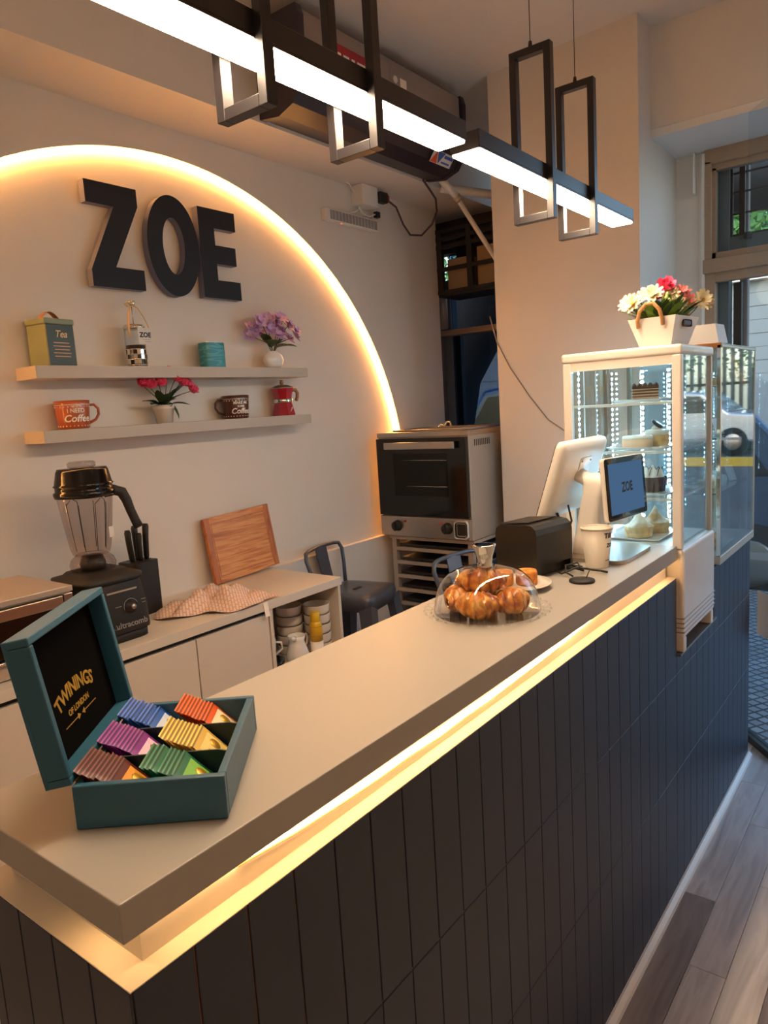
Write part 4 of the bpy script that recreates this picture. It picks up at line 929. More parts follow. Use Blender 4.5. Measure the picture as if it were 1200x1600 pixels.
G().lathe([(0.004, 0), (0.003, -0.003), (0, -0.003)], 8, c=(0.025, 0.12, -0.003)).to('status_light', 'red_dot', t)
t = thing('conduit_pipe', 'white plastic pipe running from the air curtain to the window', 'pipe', (-1.48, 2.95, 2.64), 0)
P0 = Vector((0.02, 0.0, 0.02)); P1 = Vector((0.055, 0.09, -0.06)); P2 = Vector((0.24, 0.40, -0.56))
g = G(); g.cyl(P0, P1, 0.018, None, 14); g.to('sleeve', 'white_plastic', t)
g = G(); g.cyl(P1 + (P1-P0)*0.02, P1 + (P1-P0)*0.22, 0.021, None, 14); g.to('clamp', 'steel_dull', t)
g = G(); g.cyl(P1, P2, 0.0125, None, 14); g.to('pipe', 'white_plastic', t)
o = G().cyl((-1.50, 3.02, 2.632), (-1.25, 3.40, 2.60), 0.022, None, 14).to('drain_pipe', 'paint_white'); tag(o, 'thicker white pipe under the soffit beside the conduit', 'pipe')
o = G().tube([(-1.21, 2.955, 1.95), (-1.17, 2.945, 1.82), (-1.10, 2.94, 1.69), (-1.0, 2.932, 1.55), (-0.90, 2.924, 1.43), (-0.80, 2.915, 1.365), (-0.72, 2.905, 1.33)], 0.0028, 6).to('wall_cable', 'cable_grey'); tag(o, 'thin grey cable sagging across the column', 'cable')

# black rack with cartons in front of the recess window
t = thing('wall_rack', 'black metal rack high in front of the recess window', 'rack', (-1.80, 3.42, 2.17), 0)
g = G()
for xx in (0.02, 0.22, 0.42, 0.58):
    G().box(xx-0.018, xx+0.018, -0.01, 0.02, 0.0, 0.36, bev=0.004).to('upright', 'crate_black', t)
for zz in (0.0, 0.13, 0.255, 0.30, 0.345): G().box(0.0, 0.62, -0.008, 0.012, zz, zz+0.022).to('rail', 'crate_black', t)
G().box(0.0, 0.62, 0.0, 0.22, -0.012, 0.0).to('floor_sheet', 'crate_black', t)
G().box(0.0, 0.62, 0.22, 0.23, 0.0, 0.36).to('back_sheet', 'crate_black', t)
for k, (xx, ww, hh, lab) in enumerate(((0.045, 0.15, 0.20, 'brown carton at the left end of the black rack'), (0.245, 0.15, 0.24, 'tall brown carton in the middle of the black rack'), (0.44, 0.12, 0.21, 'brown carton at the column end of the black rack'))):
    o = G().box(-1.80+xx, -1.80+xx+ww, 3.46, 3.60, 2.171, 2.171+hh, bev=0.002).to('carton', 'carton'); tag(o, lab, 'carton', 'cartons in the black rack')

# ================================================================ TEA BOX
CT = 1.0885
TW, TL, TH = 0.169, 0.231, 0.052
TR_ = math.atan2(0.107, 0.131)
t = thing('tea_box', 'open teal wooden tea box filled with sachets on the countertop', 'box', (-0.154, 0.046, CT), TR_)
wl = 0.0095
for (a, b, c_, d_) in ((0, TW, 0, wl), (0, TW, TL-wl, TL), (0, wl, wl, TL-wl), (TW-wl, TW, wl, TL-wl)):
    G().box(a, b, c_, d_, 0.0, TH, bev=0.0018).to('side_wall', 'teal', t)
G().box(0.002, TW-0.002, 0.002, TL-0.002, 0.0, 0.006).to('bottom', 'teal_dark', t)
for k in (1, 2):
    yy = TL*k/3; x0, x1 = wl, TW-wl; m_ = (x0+x1)/2
    G().prism([(x0, 0.006), (x1, 0.006), (x1, 0.044), (x1-0.012, 0.047), (m_+0.012, 0.047), (m_, 0.040), (m_-0.012, 0.047), (x0+0.012, 0.047), (x0, 0.044)], yy-0.0012, yy+0.0012, axis='y').to('divider', 'teal_dark', t)
G().box(TW/2-0.001, TW/2+0.001, wl, TL-wl, 0.006, 0.036).to('divider', 'teal_dark', t)
# lid: tray hinged on the far-left edge, opened upright
LA = math.radians(81); LD, LH = 0.030, 0.174
Ml = frame_M((0.001, 0, TH+0.001), (-math.cos(LA), 0, math.sin(LA)), (0, 1, 0))   # x up the lid, y along hinge, z: x cross y
lid = bpy.data.objects.new('lid', None); C.objects.link(lid); lid.parent = t
sg = 1 if (Vector((-math.cos(LA), 0, math.sin(LA))).cross(Vector((0, 1, 0)))).x < 0 else -1     # away from the box
def lb(a, b, c_, d_, e_, f_, n_, m_, bev=0.0):
    return G().box(a, b, c_, d_, sg*e_, sg*f_, bev=bev, M=Ml).to(n_, m_, lid)
lb(0, LH, 0, TL, LD-0.006, LD, 'lid_panel', 'teal', 0.0015)
lb(0, 0.0095, 0, TL, 0, LD-0.004, 'lid_wall', 'teal', 0.0018); lb(LH-0.0095, LH, 0, TL, 0, LD-0.004, 'lid_wall', 'teal', 0.0018)
lb(0.0095, LH-0.0095, 0, 0.0095, 0, LD-0.004, 'lid_wall', 'teal', 0.0018); lb(0.0095, LH-0.0095, TL-0.0095, TL, 0, LD-0.004, 'lid_wall', 'teal', 0.0018)
lb(0.0095, LH-0.0095, 0.0095, TL-0.0095, LD-0.008, LD-0.006, 'lining', 'velvet')
inner = LD - 0.0082
def lidM(y, x): return Ml @ frame_M((x, y, sg*inner), (0, 1, 0), (1, 0, 0))
Mx = Ml @ frame_M((0.0, 0.0, sg*inner), (0, 1, 0), (1, 0, 0))
def arch_txt(p):
    rr = 0.16; a = p.x/rr; r_ = rr + p.y
    return (TL/2 + r_*math.sin(a), 0.078 - rr + r_*math.cos(a), p.z if True else 0)
nsign = 1 if (Mx.to_3x3() @ Vector((0, 0, 1))).dot((Ml.to_3x3() @ Vector((0, 0, -sg)))) > 0 else -1
v, f = text_geo('TWININGS', 0.0245, ext=0.0003, bold=0.0006, spacing=0.95)
G().add([Vector(arch_txt(p)) for p in v], f, False, Mx).to('lettering', 'gold', lid)
v, f = text_geo('OF LONDON', 0.0105, ext=0.0003, bold=0.0002)
G().add([Vector((TL/2 + p.x, 0.053 + p.y, p.z)) for p in v], f, False, Mx).to('lettering', 'gold', lid)
for s_ in (-1, 1):
    g = G()
    g.box(TL/2 + s_*0.012, TL/2 + s_*0.048, 0.0405, 0.0415, -0.0003, 0.0003, M=Mx)
    g.add([Mx @ Vector((TL/2 + s_*0.002, 0.041, 0)), Mx @ Vector((TL/2 + s_*0.010, 0.045, 0)), Mx @ Vector((TL/2 + s_*0.012, 0.041, 0)), Mx @ Vector((TL/2 + s_*0.010, 0.037, 0))], [(0, 1, 2, 3)])
    g.to('flourish', 'gold', lid)

for yy in (0.028, TL-0.028):
    g = G(); g.cyl((-0.002, yy-0.01, TH), (-0.002, yy+0.01, TH), 0.003, None, 10); g.box(-0.001, 0.0, yy-0.01, yy+0.01, TH-0.012, TH); g.to('hinge', 'gold', t)
# sachets: nine per compartment, each its own thing
sachet_cache = {}
def sachet(colour):
    if colour in sachet_cache: return sachet_cache[colour]
    w_, h_ = 0.060, 0.058
    def pil(u, v, s_):
        e = min(u, 1-u, v*1.0, 1-v); th = 0.0014 if e > 0.12 else 0.0003 + 0.0011*(e/0.12)
        return (s_*th, (u-0.5)*w_, v*h_)
    g = G(); g.grid(lambda u, v: pil(u, v, 1), 9, 9); g.grid(lambda u, v: pil(u, v, -1), 9, 9)
    g2 = G(); g2.grid(lambda u, v: (0.0015 + 0.0003*math.sin(PI*u), (u-0.5)*0.046, 0.012+v*0.034), 6, 4)
    g3 = G(); g3.lathe([(0.009, 0.0018), (0.008, 0.0022), (0, 0.0024)], 10, M=T(0, 0.010, 0.030) @ Matrix.Rotation(PI/2, 4, 'Y')); g3.prism([(-0.021, 0.017), (-0.001, 0.017), (-0.011, 0.036)], 0.0019, 0.0022, axis='x')
    a = g.mesh('foil'); a.materials.append(SACH[colour]); b = g2.mesh('print_panel'); b.materials.append(MATS['print_' + colour]); c_ = g3.mesh('emblem'); c_.materials.append(MATS['gold'])
    sachet_cache[colour] = (a, b, c_); return sachet_cache[colour]
Mbox = T(-0.154, 0.046, CT) @ rz(TR_)
for (col_, ci, ri) in (('maroon', 0, 0), ('green', 1, 0), ('purple', 0, 1), ('yellow', 1, 1), ('blue', 0, 2), ('orange', 1, 2)):
    a_, b_, c_ = sachet(col_); yb = TL*(ri+0.5)/3 + (0.002 if ri == 0 else 0)
    for k in range(9):
        u = k/8; x_ = 0.0775 - 0.0047*(8-k) + 0.0745*ci + random.uniform(-.0004, .0004)
        lean = math.radians(45 + random.uniform(-1.2, 1.2)); base_z = 0.008 + 0.0019*(8-k) + random.uniform(0, .0006)
        where = {0: 'front row', 1: 'middle row', 2: 'back row'}[ri]
        word = {'maroon': 'maroon and gold'}.get(col_, col_)
        lab = f'{word} tea sachet showing its printed face, {where} of the tea box' if k == 8 else f'{word} tea sachet stacked behind its printed front one in the tea box'
        s_ = thing('tea_sachet', lab, 'tea sachet', tuple(Mbox @ Vector((x_, yb + random.uniform(-.0012, .0012), base_z))), 0, f'{word} tea sachets in the tea box')
        s_.rotation_euler = (Matrix.Rotation(TR_, 4, 'Z') @ Matrix.Rotation(-lean, 4, 'Y')).to_euler()
        put('foil', a_, s_)
        if k >= 6:
            put('print_panel', b_, s_)
            if k == 8: put('emblem', c_, s_)

# ================================================================ CAKE STAND
DC = Vector((-0.160, 0.985, CT))
t = thing('glass_plate', 'clear glass cake plate with a looped rim under the dome', 'plate', tuple(DC))
G().lathe([(0.0, 0.0), (0.06, 0.0), (0.112, 0.003), (0.119, 0.006), (0.119, 0.008), (0.11, 0.0055), (0.06, 0.0035), (0, 0.0035)], 48).to('dish', 'glass_dish', t)
g = G()
for k in range(30):
    a = 2*PI*k/30; c0 = Vector((0.126*math.cos(a), 0.126*math.sin(a), 0.009)); e1 = Vector((math.cos(a), math.sin(a), 0.25)).normalized(); e2 = Vector((-math.sin(a), math.cos(a), 0))
    g.tube([c0 + e1*0.0085*math.cos(q) + e2*0.0115*math.sin(q) for q in [2*PI*j/10 for j in range(10)]], 0.0014, 5, closed=True)
g.to('looped_rim', 'glass_clear', t)
t = thing('glass_dome', 'clear glass cake dome with a chrome knob over the croissants', 'cake dome', (DC.x, DC.y, DC.z+0.0062))
dp = [(0.112, 0.0), (0.1135, 0.003), (0.112, 0.012), (0.1085, 0.03), (0.103, 0.048), (0.093, 0.066), (0.078, 0.080), (0.058, 0.089), (0.035, 0.0935), (0.012, 0.095), (0, 0.095)]
G().lathe(dp, 64).to('dome', 'glass_dome', t)
G().lathe([(0.0, 0.092), (0.017, 0.095), (0.016, 0.099), (0.0155, 0.107), (0.018, 0.120), (0.0245, 0.140), (0.0245, 0.142), (0.02, 0.1425), (0.0, 0.143)], 32).to('knob', 'chrome', t)
def croissant(label, loc, rzv, L=0.085, r=0.026, tilt=0.0, arc_=2.4, roll=0.0):
    R_ = L/arc_*1.15; n_ = 90; m_ = 24; r *= 1.08; g = G()
    def fn(u, v):
        a = (u-0.5)*arc_; env = max(0.05, math.sin(PI*(0.06+0.88*u)))**0.62
        q_ = (abs(u-0.5)*7.0 + 0.12*math.sin(2*PI*v)) % 1.0; seg = 1.06 - 0.24*q_**2.5; rr = r*env*seg
        c_ = Vector((R_*math.sin(a), R_*(1-math.cos(a)), 0)); out = Vector((-math.sin(a)*-1*0 + math.sin(a)*0, 0, 0))
        nrm = Vector((math.sin(a), -math.cos(a), 0)); q = 2*PI*v
        w_ = 1 + 0.05*math.sin(4*q + u*9) + 0.02*math.sin(11*q + u*37)
        return c_ + (nrm*math.cos(q) * 1.05 + Vector((0, 0, 1))*math.sin(q)*0.95)*rr*w_
    g.grid(fn, n_, m_, cv=True)
    zmin = min(p[2] for p in g.v)
    o = g.to('croissant', 'croissant', None, None, (loc[0], loc[1], loc[2] - (zmin if tilt == 0 else -r*0.9)), (roll, tilt, rzv)); tag(o, label, 'croissant', 'croissants under the glass dome')
zb = CT + 0.0045
croissant('croissant at the left side under the dome', (DC.x-0.052, DC.y-0.028, zb), math.radians(120), 0.075, 0.027)
croissant('croissant at the front under the dome', (DC.x+0.012, DC.y-0.060, zb), math.radians(20), 0.08, 0.027)
croissant('croissant at the right side under the dome', (DC.x+0.060, DC.y+0.004, zb), math.radians(75), 0.078, 0.026)
croissant('croissant at the back under the dome, mostly hidden', (DC.x-0.028, DC.y+0.052, zb), math.radians(200), 0.08, 0.026)
croissant('croissant lying on top of the others under the dome', (DC.x-0.006, DC.y-0.012, zb+0.040), math.radians(25), 0.095, 0.026, arc_=2.0)
# plate with two round cakes
PC = (-0.2, 1.2, CT)
tag(G().lathe([(0.045, 0), (0.047, 0.003), (0.07, 0.008), (0.082, 0.013), (0.082, 0.0145), (0.068, 0.0105), (0.045, 0.006), (0, 0.0055)], 48).to('white_plate', 'ceramic', None, None, PC), 'white plate holding two round cakes behind the dome', 'plate')
for dx, dy, lab in ((-0.030, -0.012, 'round golden cake on the white plate, seen through the dome'), (0.018, 0.018, 'round golden cake on the white plate beside the black printer')):
    g = G()
    def fn(u, v):
        q = 2*PI*v; r_ = [0.0, 0.022, 0.0255, 0.026, 0.0255, 0.0235, 0.018, 0.0][min(7, int(round(u*7)))]; z_ = [0, 0.0, 0.004, 0.016, 0.03, 0.0345, 0.036, 0.037][min(7, int(round(u*7)))]
        return ((r_*(1+0.02*math.sin(9*q)))*math.cos(q), r_*(1+0.02*math.sin(9*q))*math.sin(q), z_)
    g.grid(fn, 8, 32, cv=True); o = g.to('round_cake', 'cake_orange', None, None, (PC[0]+dx, PC[1]+dy, CT+0.0062)); tag(o, lab, 'cake', 'round cakes on the white plate')

# ================================================================ POINT OF SALE
t = thing('receipt_printer', 'black receipt printer box on the countertop', 'printer', (-0.2355, 1.372, CT), math.radians(-11.6))
pf = [(-0.065, 0.0), (0.065, 0.0), (0.065, 0.118), (0.058, 0.131), (0.046, 0.136), (-0.045, 0.125), (-0.058, 0.12), (-0.065, 0.11)]
g = G(); g.prism([(-0.065, 0.030), (0.065, 0.030), (0.0655, 0.110), (0.062, 0.124), (0.05, 0.133), (0.03, 0.135), (-0.05, 0.128), (-0.062, 0.12), (-0.065, 0.108)], -0.0745, 0.0745, axis='y'); g.to('housing', 'printer_black', t)
g = G(); g.box(-0.065, 0.048, -0.0745, 0.0745, 0.0, 0.030); g.box(0.048, 0.065, -0.0745, -0.060, 0.0, 0.030); g.box(0.048, 0.065, 0.066, 0.0745, 0.0, 0.030); g.to('foot', 'black', t)
g = G(); g.prism([(-0.06, 0.1285), (0.028, 0.1365), (0.028, 0.139), (-0.06, 0.131)], -0.06, 0.06, axis='y'); g.to('paper_cover', 'black', t)
# POS terminal
t = thing('pos_terminal', 'white point-of-sale terminal with a tilted monitor and a customer screen', 'terminal', (-0.145, 1.635, CT), 0)
g = G(); g.prism([(0.095*math.copysign(abs(math.cos(a))**0.3, math.cos(a)), 0.125*math.copysign(abs(math.sin(a))**0.3, math.sin(a))) for a in [2*PI*k/48 for k in range(48)]], 0.0, 0.010); g.to('base_plate', 'steel', t)
g = G()
def nk(cx_, hx, hy, z_): return [(cx_ + hx*math.copysign(abs(math.cos(a))**0.5, math.cos(a)), -0.01 + hy*math.copysign(abs(math.sin(a))**0.5, math.sin(a)), z_) for a in [2*PI*k/28 for k in range(28)]]
loft(g, [nk(-.040, .040, .055, .010), nk(-.038, .036, .052, .05), nk(-.030, .032, .05, .11), nk(-.018, .030, .05, .17), nk(-.012, .032, .05, .205), nk(-.016, .030, .046, .222), nk(-.02, .02, .035, .227)]); g.to('neck', 'white_plastic', t)
g = G(); g.lathe([(0.016, 0), (0.014, 0.0015), (0, 0.0015)], 20, M=T(-.004, -.035, .10) @ Matrix.Rotation(PI/2, 4, 'Y')); g.to('cable_hole', 'groove_grey', t)
# monitor: back faces the customer
Mm = frame_M((-0.272+0.145, -0.155, 0.112), (0, 1, 0), (0.067, 0, 0.205))   # x along counter, y up the monitor, z towards +x side
mon = bpy.data.objects.new('monitor', None); C.objects.link(mon); mon.parent = t
MW, MH = 0.325, 0.222
zs = (Mm.to_3x3() @ Vector((0, 0, 1))).x; zq = 1 if zs > 0 else -1
def rr2(x0, x1, y0, y1, r_, n_=5):
    o_ = []
    for (cx_, cy_, a0) in ((x1-r_, y1-r_, 0), (x0+r_, y1-r_, PI/2), (x0+r_, y0+r_, PI), (x1-r_, y0+r_, 3*PI/2)):
        for k in range(n_+1): a = a0 + PI/2*k/n_; o_.append((cx_ + r_*math.cos(a), cy_ + r_*math.sin(a)))
    return o_
def slab(rings, name, mat, par, M):
    g = G(); loft(g, [[tuple(M @ Vector((x_, y_, z_))) for x_, y_ in pts] for pts, z_ in rings]); return g.to(name, mat, par)
slab([(rr2(0, MW, 0, MH, .018), -zq*0.010), (rr2(0, MW, 0, MH, .018), zq*0.004), (rr2(.006, MW-.006, .006, MH-.006, .016), zq*0.012), (rr2(.03, MW-.03, .05, MH-.03, .02), zq*0.018)], 'back_shell', 'white_plastic', mon, Mm)
slab([(rr2(.004, MW-.004, .004, MH-.004, .015), -zq*0.0135), (rr2(.004, MW-.004, .004, MH-.004, .015), -zq*0.0101)], 'screen_glass', 'black_gloss', mon, Mm)
slab([(rr2(.13, .21, .11, .175, .006), zq*0.018), (rr2(.13, .21, .11, .175, .006), zq*0.0205)], 'mount_plate', 'white_plastic', mon, Mm)
for (px_, py_) in ((.14, .165), (.2, .165), (.14, .12)):
    g = G(); g.lathe([(.0025, 0), (.0025, .0012), (0, .0012)], 10, M=Mm @ T(px_, py_, zq*0.0205)); g.to('screw', 'dark_metal', mon)
g = G(); g.lathe([(.0032, 0), (.0025, .0012), (0, .0015)], 12, M=Mm @ T(.055, .045, zq*0.0135)); g.to('power_light', 'blue_dot', mon)
for k in range(5): G().box(.055, .085, .10+.006*k, .1015+.006*k, zq*0.0172, zq*0.0184, M=Mm).to('vent_slit', 'paper', mon)
g = G(); g.tube([(-.075, .0, .225), (-.055, 0, .215), (-.03, 0, .20)], .028, 10, flat=(1.2, .7)); g.to('monitor_arm', 'white_plastic', t)
g = G(); g.tube([(-.105, -.085, .125), (-.095, -.075, .09), (-.10, -.06, .05), (-.085, -.05, .016)], .004, 6); g.tube([(-.095, -.03, .14), (-.075, -.055, .10), (-.085, -.07, .06), (-.09, -.075, .016)], .003, 6); g.to('monitor_cable', 'cable_black', t)
# customer screen
cs = bpy.data.objects.new('customer_screen', None); C.objects.link(cs); cs.parent = t
Mc = frame_M((-0.086+0.145, 1.505-1.635, 1.200-CT), (0.018, 0.255, -0.006), (-0.012, 0, 0.168)); CW, CH = 0.255, 0.168
zc_ = 1 if (Mc.to_3x3() @ Vector((0, 0, 1))).x > 0 else -1
slab([(rr2(0, CW, 0, CH, .010), -zc_*0.012), (rr2(0, CW, 0, CH, .010), zc_*0.0)], 'shell', 'white_plastic', cs, Mc)
slab([(rr2(.0015, CW-.0015, .0015, CH-.0015, .009), zc_*0.0001), (rr2(.0015, CW-.0015, .0015, CH-.0015, .009), zc_*0.0022)], 'bezel', 'black_gloss', cs, Mc)
G().box(.018, CW-.018, .016, CH-.016, zc_*0.0023, zc_*0.0027, M=Mc).to('display', 'screen', cs)
lettering('ZOE', 0.036, Mc @ T(CW/2, CH/2, zc_*0.003), 'letter_navy', cs, ext=0.0001, bold=0.0012)
g = G(); g.tube([(-.01, -.02, .20), (.02, -.015, .195), (.048, -.01, .19)], .022, 8, flat=(1.4, .8)); g.to('screen_arm', 'white_plastic', t)
# paper cup
t = thing('paper_cup', 'cream paper cup with Till lettering beside the terminal', 'cup', (-0.109, 1.478, CT), 0)
G().lathe([(0.0285, 0.0), (0.0285, 0.002), (0.0395, 0.102), (0.0385, 0.102), (0.0275, 0.008), (0, 0.008)], 40).to('wall', 'cream', t)
G().lathe([(0.0388, 0.1005), (0.0412, 0.102), (0.0412, 0.105), (0.0388, 0.106), (0.0385, 0.103)], 40, flat_caps=False).to('rolled_rim', 'cream', t)
def cupw(z_):
    def f_(p):
        r_ = 0.0285 + 0.011*(z_+p.y)/0.102 + 0.0005 + p.z; a = p.x/r_; return (r_*math.cos(a), r_*math.sin(a), z_+p.y)
    return f_
lettering('Till', 0.019, rz(-0.68), 'coffee', t, warp=cupw(0.086), ext=0.0002, bold=0.0005, align='LEFT')
lettering('ZOE', 0.014, rz(-0.42), 'coffee', t, warp=cupw(0.060), ext=0.0002, bold=0.0005, align='LEFT')
g = G()
for k in range(5): 
    r_ = 0.0285 + 0.011*(0.022)/0.102 + 0.0007; a = -0.42 + 0.13*k; g.box(r_-0.0004, r_+0.0004, -0.0018, 0.0018, 0.020, 0.0225, M=rz(a))
g.to('print_line', 'wood_knob', t)
# puck stand with short pin, and cables
t = thing('puck_stand', 'small round black puck with a thin pin beside the cup', 'stand', (-0.083, 1.313, CT), 0)
G().lathe([(0.0295, 0), (0.031, 0.002), (0.030, 0.0055), (0.026, 0.007), (0, 0.0072)], 36).to('disc', 'black_soft', t)
g = G(); g.cyl((0.006, 0.012, 0.007), (0.014, 0.018, 0.03), 0.0013, None, 8); g.to('pin', 'dark_metal', t)
o = G().tube([(-0.172, 1.41, CT+.012), (-0.155, 1.40, CT+.012), (-0.135, 1.385, CT+.014), (-0.115, 1.40, CT+.006), (-0.13, 1.43, CT+.008), (-0.15, 1.41, CT+.014), (-0.125, 1.38, CT+.018), (-0.095, 1.40, CT+.010), (-0.075, 1.41, CT+.007), (-0.055, 1.408, CT+.005)], 0.0028, 7).to('charging_cable', 'cable_black'); tag(o, 'thick black cable lying between the printer and the cup', 'cable')
o = G().tube([(-0.172, 1.36, CT+.010), (-0.15, 1.345, CT+.006), (-0.125, 1.35, CT+.018), (-0.112, 1.372, CT+.022), (-0.128, 1.395, CT+.026), (-0.15, 1.37, CT+.022), (-0.135, 1.34, CT+.012), (-0.115, 1.335, CT+.005)], 0.0024, 7).to('thin_cable', 'cable_black'); tag(o, 'coiled thin black cable beside the puck', 'cable')

# ================================================================ CAKE FRIDGE
FX0, FX1, FY0, FD, FZ = -0.338, 0.012, 1.813, 0.350, 0.764
t = thing('cake_fridge', 'white lit countertop cake fridge at the end of the counter', 'fridge', (0, FY0, FZ), 0)
g = G(); g.box(FX0, FX1+0.006, 0.0, FD+0.01, 0.045, 0.312, bev=0.010, seg=3); g.to('base_body', 'fridge_white', t)
for k in range(4): 
    zz = 0.062 + 0.014*k; G().box(FX0-0.0008, FX1+0.0072, -0.0008, FD+0.0108, zz, zz+0.0035, bev=0.0008, seg=1).to('groove_line', 'groove_grey', t)
for yy in (0.01, FD-0.025):
    for xx in (FX0+0.02, FX1-0.030): G().box(xx, xx+0.034, yy, yy+0.026, 0.001, 0.046, bev=0.003).to('foot', 'fridge_white', t)
PT = 1.632 - FZ
for (xx, yy, w_, m_) in ((FX0, 0.0, 0.026, 'fridge_white'), (FX1-0.026, 0.0, 0.026, 'fridge_white'), (FX0, FD-0.016, 0.018, 'steel_dull'), (FX1-0.018, FD-0.016, 0.018, 'steel_dull')):
    G().box(xx, xx+w_, yy, yy+(0.026 if m_ == 'fridge_white' else 0.016), 0.312, PT, bev=0.004).to('post', m_, t)
g = G(); g.box(FX0-0.003, FX1+0.003, -0.003, FD+0.003, PT, PT+0.028, bev=0.008, seg=3); g.to('top_cover', 'fridge_white', t)
G().box(FX0+0.026, FX1-0.026, 0.004, 0.02, PT-0.026, PT).to('top_rail', 'fridge_white', t)
G().box(FX0+0.02, FX1-0.02, 0.02, FD-0.02, 0.312, 0.318).to('floor_tray', 'white_plastic', t)
G().box(FX0+0.02, FX1-0.02, 0.02, FD-0.02, PT-0.006, PT).to('inner_roof', 'white_plastic', t)
G().box(FX0+0.024, FX1-0.024, 0.006, 0.010, 0.312, PT).to('pane', 'glass_case', t)
G().box(FX1-0.012, FX1-0.008, 0.024, FD-0.014, 0.312, PT).to('pane', 'glass_case', t)
G().box(FX0+0.024, FX1-0.018, FD-0.010, FD-0.006, 0.312, PT).to('pane', 'glass_case', t)
G().box(FX0+0.008, FX0+0.012, 0.024, FD-0.014, 0.312, PT).to('pane', 'glass_case', t)
for i, zz in enumerate((1.503, 1.361, 1.222)):
    s_ = bpy.data.objects.new('shelf', None); C.objects.link(s_); s_.parent = t; z_ = zz - FZ
    G().box(FX0+0.022, FX1-0.020, 0.022, FD-0.02, z_-0.004, z_, ).to('shelf_glass', 'glass_clear', s_)
    g = G()
    for (a, b, c_, d_) in ((FX0+0.02, FX1-0.018, 0.014, 0.022), (FX0+0.02, FX1-0.018, FD-0.026, FD-0.018), (FX0+0.016, FX0+0.024, 0.014, FD-0.018), (FX1-0.026, FX1-0.018, 0.014, FD-0.018)): g.box(a, b, c_, d_, z_-0.008, z_, bev=0.001, seg=1)
    g.to('shelf_edge', 'white_gloss', s_)
def ledcol(x_, y_, nx, ny):
    g = G(); g.box(x_-0.005, x_+0.005, y_-0.005, y_+0.005, 0.33, PT-0.03); g.to('led_channel', 'steel_dull', t)
    g = G()
    for k in range(30):
        zz = 0.335 + (PT-0.37-0.0)*k/29; g.box(x_+nx*0.0052-0.0035*(1-abs(nx))-0.0008, x_+nx*0.0052+0.0035*(1-abs(nx))+0.0008, y_+ny*0.0052-0.0035*(1-abs(ny))-0.0008, y_+ny*0.0052+0.0035*(1-abs(ny))+0.0008, zz, zz+0.006)
    g.to('led_strip', 'fridge_light', t, 'cool white dotted light strip')
ledcol(FX0+0.032, 0.034, 1, 0); ledcol(FX0+0.032, FD-0.03, 1, 0); ledcol(-0.20, FD-0.022, 0, -1); ledcol(-0.115, FD-0.022, 0, -1)  # last two strips added, standing in for mirror images of the others
for yy in (0.12, 0.22):
    G().box(FX0+0.013, FX0+0.017, yy, yy+0.012, 0.33, PT-0.02).to('rack_post', 'steel_dull', t)
# cakes in the fridge
def ftop(z_): return z_ + 0.0005
def plate_rect(label, cx_, cy_, z_, hx, hy):
    g = G(); loft(g, [[(x_, y_, 0) for x_, y_ in rr2(-hx*.9, hx*.9, -hy*.9, hy*.9, .008)], [(x_, y_, .008) for x_, y_ in rr2(-hx, hx, -hy, hy, .01)], [(x_, y_, .009) for x_, y_ in rr2(-hx, hx, -hy, hy, .01)], [(x_, y_, .004) for x_, y_ in rr2(-hx*.88, hx*.88, -hy*.88, hy*.88, .008)]]); o = g.to('serving_tray', 'white_gloss', None, None, (cx_, cy_, z_)); tag(o, label, 'tray', 'white trays in the cake fridge')
plate_rect('white tray on the top fridge shelf under the chocolate layer cake', -0.135, 1.965, 1.5035, 0.075, 0.095)
plate_rect('white tray on the second fridge shelf under the cheesecakes', -0.135, 1.965, 1.3615, 0.09, 0.105)
plate_rect('white tray on the third fridge shelf under the chocolate tart', -0.118, 1.965, 1.2225, 0.075, 0.1)
plate_rect('white tray on the fridge floor under the meringue tarts', -0.155, 1.975, 1.0825, 0.09, 0.115)
t = thing('layer_cake', 'chocolate layer cake slice on the top fridge shelf', 'cake', (-0.133, 1.955, 1.5085), math.radians(20))
for k in range(5): G().box(-.038, .038, -.032, .032, .0085*k, .0085*k+(.0055 if k < 4 else .008), bev=.001, seg=1).to('sponge', 'choc_layers', t)
for k in range(4): G().box(-.037, .037, -.031, .031, .0085*k+.0055, .0085*k+.0085).to('filling', 'custard', t)
g = G()
for k in range(5):
    for j in range(4): g.lathe([(.007, .041), (.006, .046), (.0025, .050), (0, .052)], 8, c=(-.031+.0155*k, -.026+.0173*j, 0))
g.to('piped_topping', 'chocolate', t)
t = thing('cheesecake', 'pale round cheesecake in front on the second fridge shelf', 'cake', (-0.148, 1.925, 1.3665), 0)
G().lathe([(.044, 0), (.045, .002), (.045, .028)], 36).to('cake_body', 'custard', t)
G().lathe([(.0452, .026), (.0455, .032), (.042, .035), (.02, .036), (0, .0365)], 36).to('topping', 'cream_white', t)
t = thing('cookie_cake', 'round cake topped with cream and a dark cookie, second fridge shelf', 'cake', (-0.118, 2.020, 1.3665), 0)
G().lathe([(.035, 0), (.036, .002), (.036, .034)], 36).to('cake_body', 'crust', t)
G().lathe([(.0362, .032), (.0365, .044), (.033, .047), (0, .048)], 36).to('cream_layer', 'cream_white', t)
G().lathe([(.018, .048), (.014, .057), (.006, .062), (0, .063)], 20).to('cream_swirl', 'cream_white', t)
g = G(); g.lathe([(.019, -.0035), (.02, 0), (.019, .0035), (0, .004)], 24, M=T(0.002, 0, .064) @ Matrix.Rotation(0.7, 4, 'Y')); g.to('cookie', 'black', t)
t = thing('chocolate_tart', 'dark chocolate tart with white drizzled peaks on the third fridge shelf', 'tart', (-0.112, 1.955, 1.2275), 0)
g = G()
